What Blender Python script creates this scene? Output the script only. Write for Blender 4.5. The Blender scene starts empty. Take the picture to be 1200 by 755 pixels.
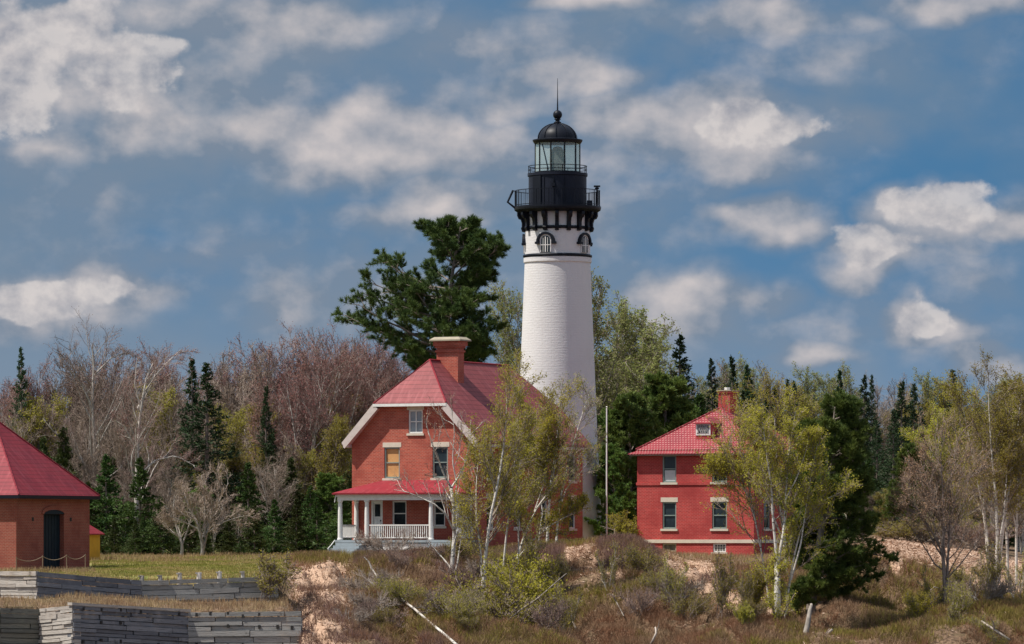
import bpy, math, random
import numpy as np
from mathutils import Vector, Matrix
SC = bpy.context.scene
COL = SC.collection
R = math.radians
# ------------------------------------------------------------------ camera, sky, sun, exposure
F = 5700.0; HZ = 632.0; ZC = 0.265           # focal length in photo pixels, horizon row, eye height
cam = bpy.data.cameras.new('camera'); camo = bpy.data.objects.new('camera', cam); COL.objects.link(camo)
camo.location = (0, 0, ZC); camo.rotation_euler = (R(90), 0, 0)
cam.sensor_width = 36; cam.lens = 36 * F / 1200; cam.shift_y = (HZ - 377.5) / 1200
cam.clip_start = 1; cam.clip_end = 20000
SC.camera = camo
SUN_EL, SUN_AZ = 60, 78                       # elevation; degrees left of the line back to the camera
SD = Vector((-math.sin(R(SUN_AZ)) * math.cos(R(SUN_EL)), -math.cos(R(SUN_AZ)) * math.cos(R(SUN_EL)), math.sin(R(SUN_EL))))
sl = bpy.data.lights.new('sun', 'SUN'); sl.energy = 5.0; sl.angle = R(0.5); sl.color = (1, .945, .87)
slo = bpy.data.objects.new('sun', sl); COL.objects.link(slo)
slo.rotation_euler = SD.to_track_quat('Z', 'Y').to_euler(); slo.location = (-60, 200, 80)
SC.view_settings.view_transform = 'Standard'; SC.view_settings.look = 'None'
SC.view_settings.exposure = 0.32; SC.view_settings.gamma = 1; SC.view_settings.use_curve_mapping = False

class NT:
    """tiny node-tree writer"""
    def __init__(s, tree): s.t = tree; tree.nodes.clear()
    def n(s, typ, ins=None, **props):
        nd = s.t.nodes.new(typ)
        for k, v in props.items(): setattr(nd, k, v)
        for k, v in (ins or {}).items():
            sock = nd.inputs[k]
            if isinstance(v, bpy.types.NodeSocket): s.t.links.new(v, sock)
            else: sock.default_value = v
        return nd
    def m(s, op, a, b=0.0, c=None, clamp=False):
        ins = {0: a, 1: b}
        if c is not None: ins[2] = c
        return s.n('ShaderNodeMath', ins, operation=op, use_clamp=clamp).outputs[0]
    def mix(s, f, a, b, bt='MIX'):
        nd = s.n('ShaderNodeMix', {'Factor': f}, data_type='RGBA', blend_type=bt)
        for i, v in ((6, a), (7, b)):
            if isinstance(v, bpy.types.NodeSocket): s.t.links.new(v, nd.inputs[i])
            else: nd.inputs[i].default_value = (*v[:3], 1)
        return nd.outputs[2]
    def ramp(s, f, lo, hi, smooth=True):
        return s.n('ShaderNodeMapRange', {0: f, 1: lo, 2: hi, 3: 0.0, 4: 1.0},
                   interpolation_type='SMOOTHSTEP' if smooth else 'LINEAR').outputs[0]

def make_world():
    w = bpy.data.worlds.new('World'); SC.world = w; w.use_nodes = True
    T = NT(w.node_tree)
    co = T.n('ShaderNodeTexCoord').outputs['Generated']
    sep = T.n('ShaderNodeSeparateXYZ', {0: co})
    az = T.m('ARCTAN2', sep.outputs[0], sep.outputs[1]); el = T.m('ARCSINE', sep.outputs[2])
    # sky of a slightly higher part of the dome: the photograph's horizon is a clear mid blue
    up = T.n('ShaderNodeVectorMath', {0: co, 1: (0, 0, .30)}, operation='ADD').outputs[0]
    sky = T.n('ShaderNodeTexSky', {'Vector': up}, sky_type='NISHITA', sun_disc=False, sun_elevation=R(SUN_EL),
              sun_rotation=math.atan2(SD.x, SD.y), altitude=200, air_density=1.0, dust_density=.6, ozone_density=1.3).outputs[0]
    sky = T.mix(1.0, sky, (.47, .86, .96), 'MULTIPLY')
    p = T.n('ShaderNodeCombineXYZ', {0: az, 1: el, 2: 0.0}).outputs[0]
    def noise(vec, sc, det, rough=.5, sy=1.6, off=(0, 0, 0)):
        mp = T.n('ShaderNodeMapping', {'Vector': vec, 'Location': off, 'Scale': (sc, sc * sy, 1)}).outputs[0]
        return T.n('ShaderNodeTexNoise', {'Vector': mp, 'Scale': 1.0, 'Detail': det, 'Roughness': rough}, noise_dimensions='3D')
    wn = noise(p, 42, 2.5, .5)
    wv = T.n('ShaderNodeVectorMath', {0: wn.outputs['Color'], 1: (.5, .5, .5)}, operation='SUBTRACT').outputs[0]
    wv = T.n('ShaderNodeVectorMath', {0: wv, 1: (.030, .016, 0)}, operation='MULTIPLY').outputs[0]
    pw = T.n('ShaderNodeVectorMath', {0: p, 1: wv}, operation='ADD').outputs[0]
    # soft cumulus placed by bearing and elevation: (px, py, rx, ry, weight)
    blobs = [(40, 75, 125, 85, 1.3), (150, 135, 95, 75, .9), (60, 20, 90, 32, .9), (430, 165, 235, 58, 1.1), (570, 130, 130, 50, .7),
             (500, 243, 130, 34, .9), (85, 352, 125, 48, 1.1), (345, 345, 80, 75, .6), (830, 150, 175, 68, 1.1), (945, 160, 60, 45, .6),
             (905, 255, 85, 30, 1.0), (1030, 305, 110, 34, 1.0), (1100, 262, 75, 45, 1.1), (1185, 258, 50, 34, 1.0),
             (820, 350, 105, 46, .95), (1080, 385, 62, 38, 1.05), (1125, 420, 70, 28, .9), (950, 425, 75, 20, .9), (690, 8, 90, 20, 1.0),
             (890, 22, 150, 34, .9), (1130, 12, 100, 34, 1.0), (300, 35, 240, 55, .75), (680, 100, 90, 42, .8), (700, 260, 70, 90, .55),
             (30, 180, 120, 50, .6), (260, 130, 280, 110, .5), (600, 60, 260, 60, .45), (240, 300, 260, 70, .42), (700, 200, 260, 90, .48),
             (960, 385, 280, 60, .42), (480, 340, 220, 80, .42), (1000, 60, 260, 60, .42), (1130, 330, 120, 60, .42), (120, 250, 200, 60, .35)]
    dens = None
    for px, py, rx, ry, wt in blobs:
        c = ((px - 600) / F, (HZ - py) / F, 0)
        d = T.n('ShaderNodeVectorMath', {0: pw, 1: c}, operation='SUBTRACT').outputs[0]
        d = T.n('ShaderNodeVectorMath', {0: d, 1: (F / rx / 1.35, F / ry / 1.35, 0)}, operation='MULTIPLY').outputs[0]
        l = T.n('ShaderNodeVectorMath', {0: d}, operation='LENGTH').outputs['Value']
        g = T.m('MULTIPLY', T.m('SUBTRACT', 1.0, l, clamp=True), wt)
        dens = g if dens is None else T.m('MAXIMUM', dens, g)
    fine = noise(p, 50, 9, .55, 1.3)
    inview = T.ramp(T.m('ABSOLUTE', az), .30, .12)
    inview = T.m('MULTIPLY', inview, T.ramp(el, .30, .14))
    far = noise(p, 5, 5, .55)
    fill_clouds = T.m('MULTIPLY', T.ramp(far.outputs['Fac'], .38, .6), T.m('SUBTRACT', 1.0, inview))  # unseen clouds outside the view, added for fill light
    dd = T.m('ADD', T.m('MULTIPLY', dens, 1.0), T.m('MULTIPLY', T.m('SUBTRACT', fine.outputs['Fac'], .5), .82))
    alpha = T.m('ADD', T.m('MULTIPLY', T.ramp(dd, -.04, .66), .9), T.m('MULTIPLY', fill_clouds, .9), clamp=True)
    haze = noise(p, 16, 4, .5)
    veil = T.m('MULTIPLY', T.ramp(T.m('ADD', haze.outputs['Fac'], T.m('MULTIPLY', az, -1.1)), .30, .66), .72)
    # light on the cloud: compare the billow noise with the same noise a step towards the sun
    a1 = noise(p, 58, 5, .5, 1.25); a2 = noise(p, 58, 5, .5, 1.25, off=(.14, -.30, 0))
    lit = T.m('MULTIPLY', T.m('SUBTRACT', a1.outputs['Fac'], a2.outputs['Fac']), 2.6)
    lit = T.m('ADD', T.m('ADD', lit, T.m('MULTIPLY', T.ramp(dd, .1, 1.0), .72)), -.02, clamp=True)
    grey = (2.15, 2.65, 3.4); bright = (6.6, 6.0, 5.85)
    ccol = T.mix(lit, grey, bright)
    ccol = T.mix(T.m('SUBTRACT', 1.0, inview), ccol, (6.3, 6.9, 8.3))  # these out-of-view clouds are brightened to raise the fill
    col = T.mix(veil, sky, (1.9, 2.55, 3.3))
    col = T.mix(T.m('MULTIPLY', T.ramp(el, .075, .0), .62), col, (2.75, 3.3, 4.1))
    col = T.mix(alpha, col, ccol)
    # a few firmer cumulus heads with crisp sunlit edges
    cd = None
    for px, py, rx, ry in [(45, 62, 100, 62), (18, 112, 75, 50), (108, 18, 60, 30), (150, 95, 75, 40), (1118, 246, 62, 30), (1035, 288, 70, 24), (80, 345, 85, 26), (1090, 378, 42, 22), (880, 140, 70, 30)]:
        c = ((px - 600) / F, (HZ - py) / F, 0)
        d = T.n('ShaderNodeVectorMath', {0: pw, 1: c}, operation='SUBTRACT').outputs[0]
        d = T.n('ShaderNodeVectorMath', {0: d, 1: (F / rx / 1.3, F / ry / 1.3, 0)}, operation='MULTIPLY').outputs[0]
        g = T.m('SUBTRACT', 1.0, T.n('ShaderNodeVectorMath', {0: d}, operation='LENGTH').outputs['Value'], clamp=True)
        cd = g if cd is None else T.m('MAXIMUM', cd, g)
    bn = noise(p, 85, 9, .55, 1.1, off=(3.1, 1.7, 0)); bn2 = noise(p, 85, 9, .55, 1.1, off=(3.1 + .16, 1.7 - .26, 0))
    ca = T.m('MULTIPLY', T.ramp(T.m('ADD', cd, T.m('MULTIPLY', T.m('SUBTRACT', bn.outputs['Fac'], .5), 1.5)), .18, .42), T.m('MULTIPLY', T.ramp(cd, .0, .16), .72))
    cl = T.m('ADD', T.m('MULTIPLY', T.m('SUBTRACT', bn.outputs['Fac'], bn2.outputs['Fac']), 3.6), .62, clamp=True)
    col = T.mix(ca, col, T.mix(cl, (2.9, 3.1, 3.7), (7.2, 6.7, 6.5)))
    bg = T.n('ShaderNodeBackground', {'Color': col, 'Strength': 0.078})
    T.n('ShaderNodeOutputWorld', {'Surface': bg.outputs[0]})
make_world()

# ------------------------------------------------------------------ materials
def new_mat(name):
    m = bpy.data.materials.new(name); m.use_nodes = True
    return m, NT(m.node_tree)
def finish(T, color, rough=.8, bump=None, strength=.3, dist=.02, metal=0.0, spec=.3, trans=0.0):
    ins = {'Base Color': color if isinstance(color, bpy.types.NodeSocket) else (*color[:3], 1), 'Roughness': rough, 'Metallic': metal, 'Specular IOR Level': spec}
    if bump is not None:
        ins['Normal'] = T.n('ShaderNodeBump', {'Height': bump, 'Strength': strength, 'Distance': dist}).outputs[0]
    b = T.n('ShaderNodeBsdfPrincipled', ins).outputs[0]
    if trans:
        tr = T.n('ShaderNodeBsdfTranslucent', {'Color': ins['Base Color']}).outputs[0]
        b = T.n('ShaderNodeMixShader', {0: trans, 1: b, 2: tr}).outputs[0]
    T.n('ShaderNodeOutputMaterial', {'Surface': b})
def uvco(T): return T.n('ShaderNodeTexCoord').outputs['UV']
def objco(T): return T.n('ShaderNodeTexCoord').outputs['Object']
def tnoise(T, vec, sc, det=4, rough=.55):
    return T.n('ShaderNodeTexNoise', {'Vector': vec, 'Scale': sc, 'Detail': det, 'Roughness': rough}).outputs['Fac']

def paint(name, col, rough=.5, var=.12, dirt=None, sc=3.0, spec=.35):
    m, T = new_mat(name); o = objco(T)
    c = T.mix(T.m('MULTIPLY', T.ramp(tnoise(T, o, sc), .35, .75), var * 3), col, tuple(v * .62 for v in col))
    if dirt: c = T.mix(T.m('MULTIPLY', T.ramp(tnoise(T, o, sc * 3.3, 6, .65), .55, .75), .6), c, dirt)
    finish(T, c, rough, spec=spec); return m
def brick(name, c1, c2, mortar, stain, pale):
    m, T = new_mat(name); uv = uvco(T)
    br = T.n('ShaderNodeTexBrick', {'Vector': uv, 'Color1': (*c1, 1), 'Color2': (*c2, 1), 'Mortar': (*mortar, 1), 'Scale': 1.0,
             'Mortar Size': .013, 'Mortar Smooth': .2, 'Bias': 0.0, 'Brick Width': .225, 'Row Height': .085}, offset=.5)
    c = T.mix(T.m('MULTIPLY', T.ramp(tnoise(T, uv, .55, 6, .65), .40, .68), .75), br.outputs['Color'], stain)
    c = T.mix(T.m('MULTIPLY', T.ramp(tnoise(T, uv, 2.6, 7, .7), .56, .78), .45), c, pale)
    c = T.mix(T.m('MULTIPLY', T.ramp(tnoise(T, uv, 7, 3, .7), .5, .8), .5), c, tuple(v * .55 for v in c1))
    finish(T, c, .85, br.outputs['Fac'], -.8, .02); return m
def roofm(name, c1, c2, course, dots=None, line=.55):
    m, T = new_mat(name); uv = uvco(T)
    s = T.n('ShaderNodeSeparateXYZ', {0: uv})
    v = T.m('FRACT', T.m('DIVIDE', s.outputs[1], course))
    c = T.mix(T.ramp(tnoise(T, uv, .8, 5, .6), .35, .7), c1, c2)
    ln = T.m('MULTIPLY', T.m('LESS_THAN', v, .17), line)
    c = T.mix(ln, c, tuple(x * .45 for x in c1))
    # worn streaks, drawn out down the slope
    mp = T.n('ShaderNodeMapping', {'Vector': uv, 'Scale': (3.2, .5, 1)}).outputs[0]
    c = T.mix(T.m('MULTIPLY', T.ramp(tnoise(T, mp, 1.5, 5, .6), .45, .75), .45), c, tuple(min(1, x * 1.35 + .05) for x in c1))
    c = T.mix(T.m('MULTIPLY', T.ramp(tnoise(T, uv, .35, 6, .7), .5, .72), .4), c, tuple(x * .5 for x in c1))
    if dots:
        row = T.m('FLOOR', T.m('DIVIDE', s.outputs[1], course))
        u = T.m('FRACT', T.m('ADD', T.m('DIVIDE', s.outputs[0], dots), T.m('MULTIPLY', row, .5)))
        dx = T.m('MULTIPLY', T.m('SUBTRACT', u, .5), dots); dy = T.m('MULTIPLY', T.m('SUBTRACT', v, .6), course)
        r2 = T.m('SQRT', T.m('ADD', T.m('MULTIPLY', dx, dx), T.m('MULTIPLY', dy, dy)))
        c = T.mix(T.m('MULTIPLY', T.m('LESS_THAN', r2, .05), .75), c, (.42, .22, .20))
    finish(T, c, .62, v, .55, .03, spec=.2); return m
def plank_mat(name, a, b, dark, streak=(.5, .5, .5)):
    m, T = new_mat(name); o = objco(T)
    isl = T.n('ShaderNodeNewGeometry').outputs['Random Per Island']
    c = T.mix(isl, a, b)
    mp = T.n('ShaderNodeMapping', {'Vector': uvco(T), 'Scale': (.9, 16, 1)}).outputs[0]
    g = tnoise(T, mp, 1.6, 6, .65)
    c = T.mix(T.m('MULTIPLY', T.ramp(g, .5, .68), .8), c, dark)
    c = T.mix(T.m('MULTIPLY', T.ramp(tnoise(T, o, 1.1, 5, .65), .5, .75), .55), c, streak)
    c = T.mix(T.m('MULTIPLY', T.ramp(tnoise(T, o, 2.3, 4, .6), .6, .72), .6), c, tuple(x * .35 for x in dark))
    finish(T, c, .9, g, .7, .03); return m
def leafm(name, a, b, trans=.25, rough=.6):
    m, T = new_mat(name)
    isl = T.n('ShaderNodeNewGeometry').outputs['Random Per Island']
    rnd = T.n('ShaderNodeObjectInfo').outputs['Random']
    f = T.m('ADD', T.m('MULTIPLY', isl, .6), T.m('MULTIPLY', T.ramp(tnoise(T, objco(T), .7, 3), .35, .65), .4), clamp=True)
    c = T.mix(f, a, b)
    hs = T.n('ShaderNodeHueSaturation', {'Hue': T.m('ADD', .485, T.m('MULTIPLY', rnd, .03)), 'Saturation': 1.0,
              'Value': T.m('ADD', .8, T.m('MULTIPLY', rnd, .45)), 'Color': c}).outputs[0]
    finish(T, hs, rough, trans=trans, spec=.2); return m
def barkm(name, a, b, sc=6):
    m, T = new_mat(name); o = objco(T)
    mp = T.n('ShaderNodeMapping', {'Vector': o, 'Scale': (1, 1, .25)}).outputs[0]
    n = tnoise(T, mp, sc, 5, .6)
    rnd = T.n('ShaderNodeObjectInfo').outputs['Random']
    c = T.mix(T.ramp(n, .35, .65), a, b)
    c = T.n('ShaderNodeHueSaturation', {'Hue': .5, 'Saturation': 1.0, 'Value': T.m('ADD', .75, T.m('MULTIPLY', rnd, .5)), 'Color': c}).outputs[0]
    finish(T, c, .9, n, .6, .03); return m
def birchm(name):
    m, T = new_mat(name); o = objco(T)
    mp = T.n('ShaderNodeMapping', {'Vector': o, 'Scale': (1.3, 1.3, 5.0)}).outputs[0]
    c = T.mix(T.ramp(tnoise(T, mp, 1.6, 4, .7), .54, .64), (.62, .58, .52), (.10, .085, .075))
    c = T.mix(T.m('MULTIPLY', T.ramp(tnoise(T, o, 1.2, 3), .45, .7), .6), c, (.38, .31, .25))
    finish(T, c, .7, spec=.2); return m

M = {}
M['brick_orange'] = brick('brick_orange', (.50, .090, .052), (.33, .055, .035), (.44, .22, .16), (.28, .055, .038), (.52, .19, .13))
M['brick_red'] = brick('brick_red', (.50, .048, .043), (.34, .034, .032), (.50, .14, .12), (.30, .032, .032), (.56, .14, .12))
M['brick_dull'] = brick('brick_dull', (.33, .075, .046), (.25, .055, .036), (.30, .15, .11), (.2, .042, .03), (.45, .18, .12))
M['roof_salmon'] = roofm('roof_salmon', (.27, .066, .068), (.20, .048, .052), .37, line=.75)
M['roof_dots'] = roofm('roof_dots', (.27, .028, .038), (.20, .022, .032), .245, dots=.185, line=.45)
M['roof_crimson'] = roofm('roof_crimson', (.24, .026, .036), (.17, .020, .03), .30, line=.85)
M['roof_porch'] = roofm('roof_porch', (.26, .022, .032), (.20, .018, .026), .4, line=.4)
M['white'] = paint('white', (.78, .76, .72), .55, .10, (.55, .50, .44))
M['cream'] = paint('cream', (.66, .58, .47), .7, .10, (.42, .35, .28))
M['grey_paint'] = paint('grey_paint', (.30, .34, .36), .6, .12)
M['rake_paint'] = paint('rake_paint', (.62, .53, .49), .6, .12, (.4, .33, .3))
M['black'] = paint('black', (.008, .010, .016), .45, .10, spec=.18)
M['black_wall'] = paint('black_wall', (.014, .017, .028), .5, .15, (.045, .05, .065), spec=.15)
M['green_frame'] = paint('green_frame', (.24, .30, .27), .5, .1)
M['door_dark'] = paint('door_dark', (.010, .020, .030), .6, .2, spec=.15)
M['door_tan'] = paint('door_tan', (.40, .33, .26), .6, .2)
M['yellow'] = paint('yellow', (.62, .33, .025), .6, .12, (.4, .2, .03))
M['stone'] = paint('stone', (.36, .31, .23), .85, .15, (.3, .25, .19))
M['board'] = paint('board', (.62, .33, .13), .8, .3, (.75, .5, .25), sc=1.5)
M['curtain'] = paint('curtain', (.62, .62, .62), .8, .1)
M['stump_grey'] = barkm('stump_grey', (.27, .235, .20), (.15, .13, .11))
M['rope'] = paint('rope', (.27, .20, .13), .9, .2)
def glassm(name, col, rough=.06):
    m, T = new_mat(name)
    c = T.mix(T.ramp(tnoise(T, objco(T), .8, 3), .35, .7), col, tuple(x * 2.2 + .01 for x in col))
    finish(T, c, rough, spec=.22); return m
M['glass'] = glassm('glass', (.012, .02, .024))
def clearglass():
    m, T = new_mat('lantern_glass')
    t = T.n('ShaderNodeBsdfTransparent', {'Color': (.88, .97, .93, 1)}).outputs[0]
    g = T.n('ShaderNodeBsdfGlossy', {'Color': (.85, .95, .92, 1), 'Roughness': .03}).outputs[0]
    d = T.n('ShaderNodeBsdfDiffuse', {'Color': (.70, .80, .76, 1)}).outputs[0]
    a = T.n('ShaderNodeMixShader', {0: .05, 1: t, 2: g}).outputs[0]
    a = T.n('ShaderNodeMixShader', {0: .27, 1: a, 2: d}).outputs[0]
    T.n('ShaderNodeOutputMaterial', {'Surface': a}); return m
M['lantern_glass'] = clearglass()
def lensm():
    m, T = new_mat('lens_glass')
    s = T.n('ShaderNodeSeparateXYZ', {0: objco(T)})
    v = T.m('FRACT', T.m('MULTIPLY', s.outputs[2], 9))
    c = T.mix(T.ramp(v, .2, .8), (.045, .10, .04), (.17, .25, .12))
    finish(T, c, .3, v, .6, .04, spec=.3, trans=.2); return m
M['lens'] = lensm()
def towerm():
    m, T = new_mat('tower_white'); o = objco(T)
    s = T.n('ShaderNodeSeparateXYZ', {0: o})
    an = T.m('MULTIPLY', T.m('ARCTAN2', s.outputs[0], s.outputs[1]), 2.4)
    cyl = T.n('ShaderNodeCombineXYZ', {0: an, 1: s.outputs[2], 2: 0.0}).outputs[0]
    br = T.n('ShaderNodeTexBrick', {'Vector': cyl, 'Scale': 1.0, 'Mortar Size': .02, 'Mortar Smooth': .6, 'Brick Width': .42, 'Row Height': .16}, offset=.5)
    mp = T.n('ShaderNodeMapping', {'Vector': cyl, 'Scale': (1.7, 6, 1)}).outputs[0]
    n = tnoise(T, mp, 1.7, 5, .6)
    h = T.m('ADD', T.m('MULTIPLY', n, 1.6), T.m('MULTIPLY', br.outputs['Fac'], -.45))
    c = T.mix(T.m('MULTIPLY', T.ramp(tnoise(T, o, .5, 6, .6), .45, .8), .35), (.64, .62, .61), (.52, .49, .475))
    mp2 = T.n('ShaderNodeMapping', {'Vector': cyl, 'Scale': (3.5, .22, 1)}).outputs[0]
    c = T.mix(T.m('MULTIPLY', T.ramp(tnoise(T, mp2, 1.3, 5, .7), .58, .78), .28), c, (.44, .40, .38))
    finish(T, c, .7, h, .36, .025, spec=.25); return m
M['tower_white'] = towerm()
M['planks_grey'] = plank_mat('planks_grey', (.23, .235, .25), (.13, .135, .15), (.05, .05, .055), (.36, .34, .33))  # bluish shade of the faces turned from the sun put into the colour
M['planks_green'] = plank_mat('planks_green', (.22, .21, .17), (.14, .14, .12), (.05, .05, .045), (.26, .25, .19))
M['planks_pale'] = plank_mat('planks_pale', (.50, .46, .41), (.38, .34, .30), (.12, .10, .085), (.42, .33, .25))  # weathered timber, with sunlight on left-turned faces also put into the pale tone
M['planks_mid'] = plank_mat('planks_mid', (.36, .35, .33), (.22, .22, .21), (.08, .075, .07), (.38, .32, .26))  # grazing sun put into a tone between sunlit and shaded planks
M['log_brown'] = barkm('log_bleached', (.40, .34, .29), (.20, .165, .135))
M['log'] = barkm('log', (.52, .47, .42), (.28, .24, .20))
M['iron'] = paint('iron', (.03, .028, .026), .8, .2)
# foliage and bark
M['pine_leaf'] = leafm('pine_needles', (.034, .070, .024), (.115, .150, .034), .12)
M['pine2_leaf'] = leafm('pine_needles_fresh', (.050, .105, .028), (.19, .25, .05), .2)
M['spruce_leaf'] = leafm('spruce_needles', (.018, .044, .018), (.052, .088, .032), .1)
M['fir_leaf'] = leafm('fir_needles', (.030, .066, .018), (.088, .135, .030), .12)
M['cedar_leaf'] = leafm('cedar_leaves', (.028, .050, .018), (.095, .115, .030), .12)
M['birch_leaf'] = leafm('birch_leaves', (.29, .27, .03), (.50, .45, .06), .5)
M['aspen_leaf'] = leafm('aspen_leaves', (.17, .19, .055), (.30, .31, .10), .4)
M['olive_leaf'] = leafm('olive_leaves', (.20, .18, .028), (.38, .33, .055), .45)
M['grey_leaf'] = leafm('grey_green_leaves', (.20, .20, .07), (.36, .34, .14), .45)
M['bud_red'] = leafm('red_buds', (.21, .075, .065), (.30, .14, .12), .15)
M['bud_brown'] = leafm('brown_buds', (.17, .12, .095), (.30, .22, .17), .15)
M['bud_pink'] = leafm('pink_buds', (.36, .22, .14), (.50, .34, .20), .25)
M['bark_brown'] = barkm('bark_brown', (.13, .10, .085), (.26, .21, .18))
M['bark_grey'] = barkm('bark_grey', (.26, .235, .21), (.46, .42, .38))
M['bark_pine'] = barkm('bark_pine', (.17, .14, .12), (.30, .25, .21))
M['twig_red'] = barkm('twig_red', (.17, .115, .10), (.28, .20, .175), 2)
M['twig_brown'] = barkm('twig_brown', (.19, .145, .115), (.34, .27, .22), 2)
M['birch_bark'] = birchm('birch_bark')

# ------------------------------------------------------------------ object helpers
def link(o, parent=None):
    COL.objects.link(o)
    if parent is not None: o.parent = parent
    return o
def tag(o, label=None, cat=None, group=None, kind=None):
    if label: o['label'] = label
    if cat: o['category'] = cat
    if group: o['group'] = group
    if kind: o['kind'] = kind
    return o
def empty(name, loc, rz=0.0, label=None, cat=None, group=None):
    o = bpy.data.objects.new(name, None); link(o); o.location = loc; o.rotation_euler = (0, 0, rz); o.empty_display_size = .3
    return tag(o, label, cat, group)
def copy_tree(o, parent=None):
    c = o.copy(); link(c, parent)
    for ch in list(o.children): copy_tree(ch, c)
    return c
def np_mesh(name, V, Fc, mat, parent=None, smooth=False, uv=None):
    """V (n,3); Fc list of (m,k) index arrays"""
    me = bpy.data.meshes.new(name); V = np.asarray(V, dtype=np.float32)
    me.vertices.add(len(V)); me.vertices.foreach_set('co', V.ravel())
    Fc = [np.asarray(f) for f in Fc if len(f)]
    loops = np.concatenate([f.ravel() for f in Fc]).astype(np.int32)
    tot = np.concatenate([np.full(len(f), f.shape[1]) for f in Fc]).astype(np.int32)
    st = np.concatenate([[0], np.cumsum(tot)[:-1]]).astype(np.int32)
    me.loops.add(len(loops)); me.loops.foreach_set('vertex_index', loops)
    me.polygons.add(len(tot)); me.polygons.foreach_set('loop_start', st); me.polygons.foreach_set('loop_total', tot)
    me.update(calc_edges=True); me.validate()
    if smooth: me.polygons.foreach_set('use_smooth', np.ones(len(me.polygons), dtype=bool))
    for m_ in (mat if isinstance(mat, list) else [mat]): me.materials.append(m_)
    o = bpy.data.objects.new(name, me); return link(o, parent)

class MB:
    def __init__(s): s.v = []; s.f = []
    def poly(s, pts):
        n = len(s.v); s.v += [tuple(p) for p in pts]; s.f.append(tuple(range(n, n + len(pts)))); return s
    def box(s, x0, x1, y0, y1, z0, z1, mtx=None):
        if x0 > x1: x0, x1 = x1, x0
        if y0 > y1: y0, y1 = y1, y0
        if z0 > z1: z0, z1 = z1, z0
        n = len(s.v); P = [(x, y, z) for z in (z0, z1) for y in (y0, y1) for x in (x0, x1)]
        if mtx is not None: P = [tuple(mtx @ Vector(p)) for p in P]
        s.v += P
        for q in ((0, 2, 3, 1), (4, 5, 7, 6), (0, 1, 5, 4), (2, 6, 7, 3), (0, 4, 6, 2), (1, 3, 7, 5)): s.f.append(tuple(n + i for i in q))
        return s
    def tube(s, pts, rad, k=8, cap=True):
        pts = [Vector(p) for p in pts]
        if not isinstance(rad, (list, tuple)): rad = [rad] * len(pts)
        rings = []
        for i, p in enumerate(pts):
            d = (pts[min(i + 1, len(pts) - 1)] - pts[max(i - 1, 0)]).normalized()
            a = d.cross(Vector((0, 1, 0)) if abs(d.y) < .9 else Vector((1, 0, 0))).normalized(); b = d.cross(a)
            n = len(s.v); rings.append(n)
            for j in range(k):
                t = 2 * math.pi * j / k; s.v.append(tuple(p + (a * math.cos(t) + b * math.sin(t)) * rad[i]))
        for r0, r1 in zip(rings, rings[1:]):
            for j in range(k): s.f.append((r0 + j, r0 + (j + 1) % k, r1 + (j + 1) % k, r1 + j))
        if cap: s.f.append(tuple(reversed(range(rings[0], rings[0] + k)))); s.f.append(tuple(range(rings[-1], rings[-1] + k)))
        return s
    def lathe(s, prof, k=48, c=(0, 0)):
        rings = []
        for r, z in prof:
            n = len(s.v); rings.append(n)
            for j in range(k):
                t = 2 * math.pi * j / k; s.v.append((c[0] + r * math.cos(t), c[1] + r * math.sin(t), z))
        for r0, r1 in zip(rings, rings[1:]):
            for j in range(k): s.f.append((r0 + j, r0 + (j + 1) % k, r1 + (j + 1) % k, r1 + j))
        return s
    def prism(s, poly, y0, y1, axis='y'):
        """poly in (x,z), pushed along y"""
        n = len(s.v); k = len(poly)
        s.v += [(x, y0, z) if axis == 'y' else (y0, x, z) for x, z in poly] + [(x, y1, z) if axis == 'y' else (y1, x, z) for x, z in poly]
        s.f.append(tuple(range(n, n + k))); s.f.append(tuple(reversed(range(n + k, n + 2 * k))))
        for i in range(k): s.f.append((n + i, n + k + i, n + k + (i + 1) % k, n + (i + 1) % k))
        return s
    def build(s, name, mat, parent=None, smooth=False, loc=None, rz=None, fixn=False):
        me = bpy.data.meshes.new(name); me.from_pydata(s.v, [], s.f); me.materials.append(mat)
        if fixn:
            import bmesh
            b = bmesh.new(); b.from_mesh(me); bmesh.ops.recalc_face_normals(b, faces=b.faces); b.to_mesh(me); b.free()
        uv = me.uv_layers.new(name='UVMap')
        for p in me.polygons:
            n = p.normal
            if abs(n.z) > .98: t = Vector((1, 0, 0))
            else: t = Vector((0, 0, 1)).cross(n).normalized()
            b_ = n.cross(t)
            for li in p.loop_indices:
                c = me.vertices[me.loops[li].vertex_index].co; uv.data[li].uv = (c.dot(t), c.dot(b_))
        if smooth: me.polygons.foreach_set('use_smooth', [True] * len(me.polygons))
        o = bpy.data.objects.new(name, me); link(o, parent)
        if loc is not None: o.location = loc
        if rz is not None: o.rotation_euler = (0, 0, rz)
        return o

def W(px, py, Y): return Vector(((px - 600) / F * Y, Y, ZC + (HZ - py) / F * Y))
def ZP(py, Y): return ZC + (HZ - py) / F * Y

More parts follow.
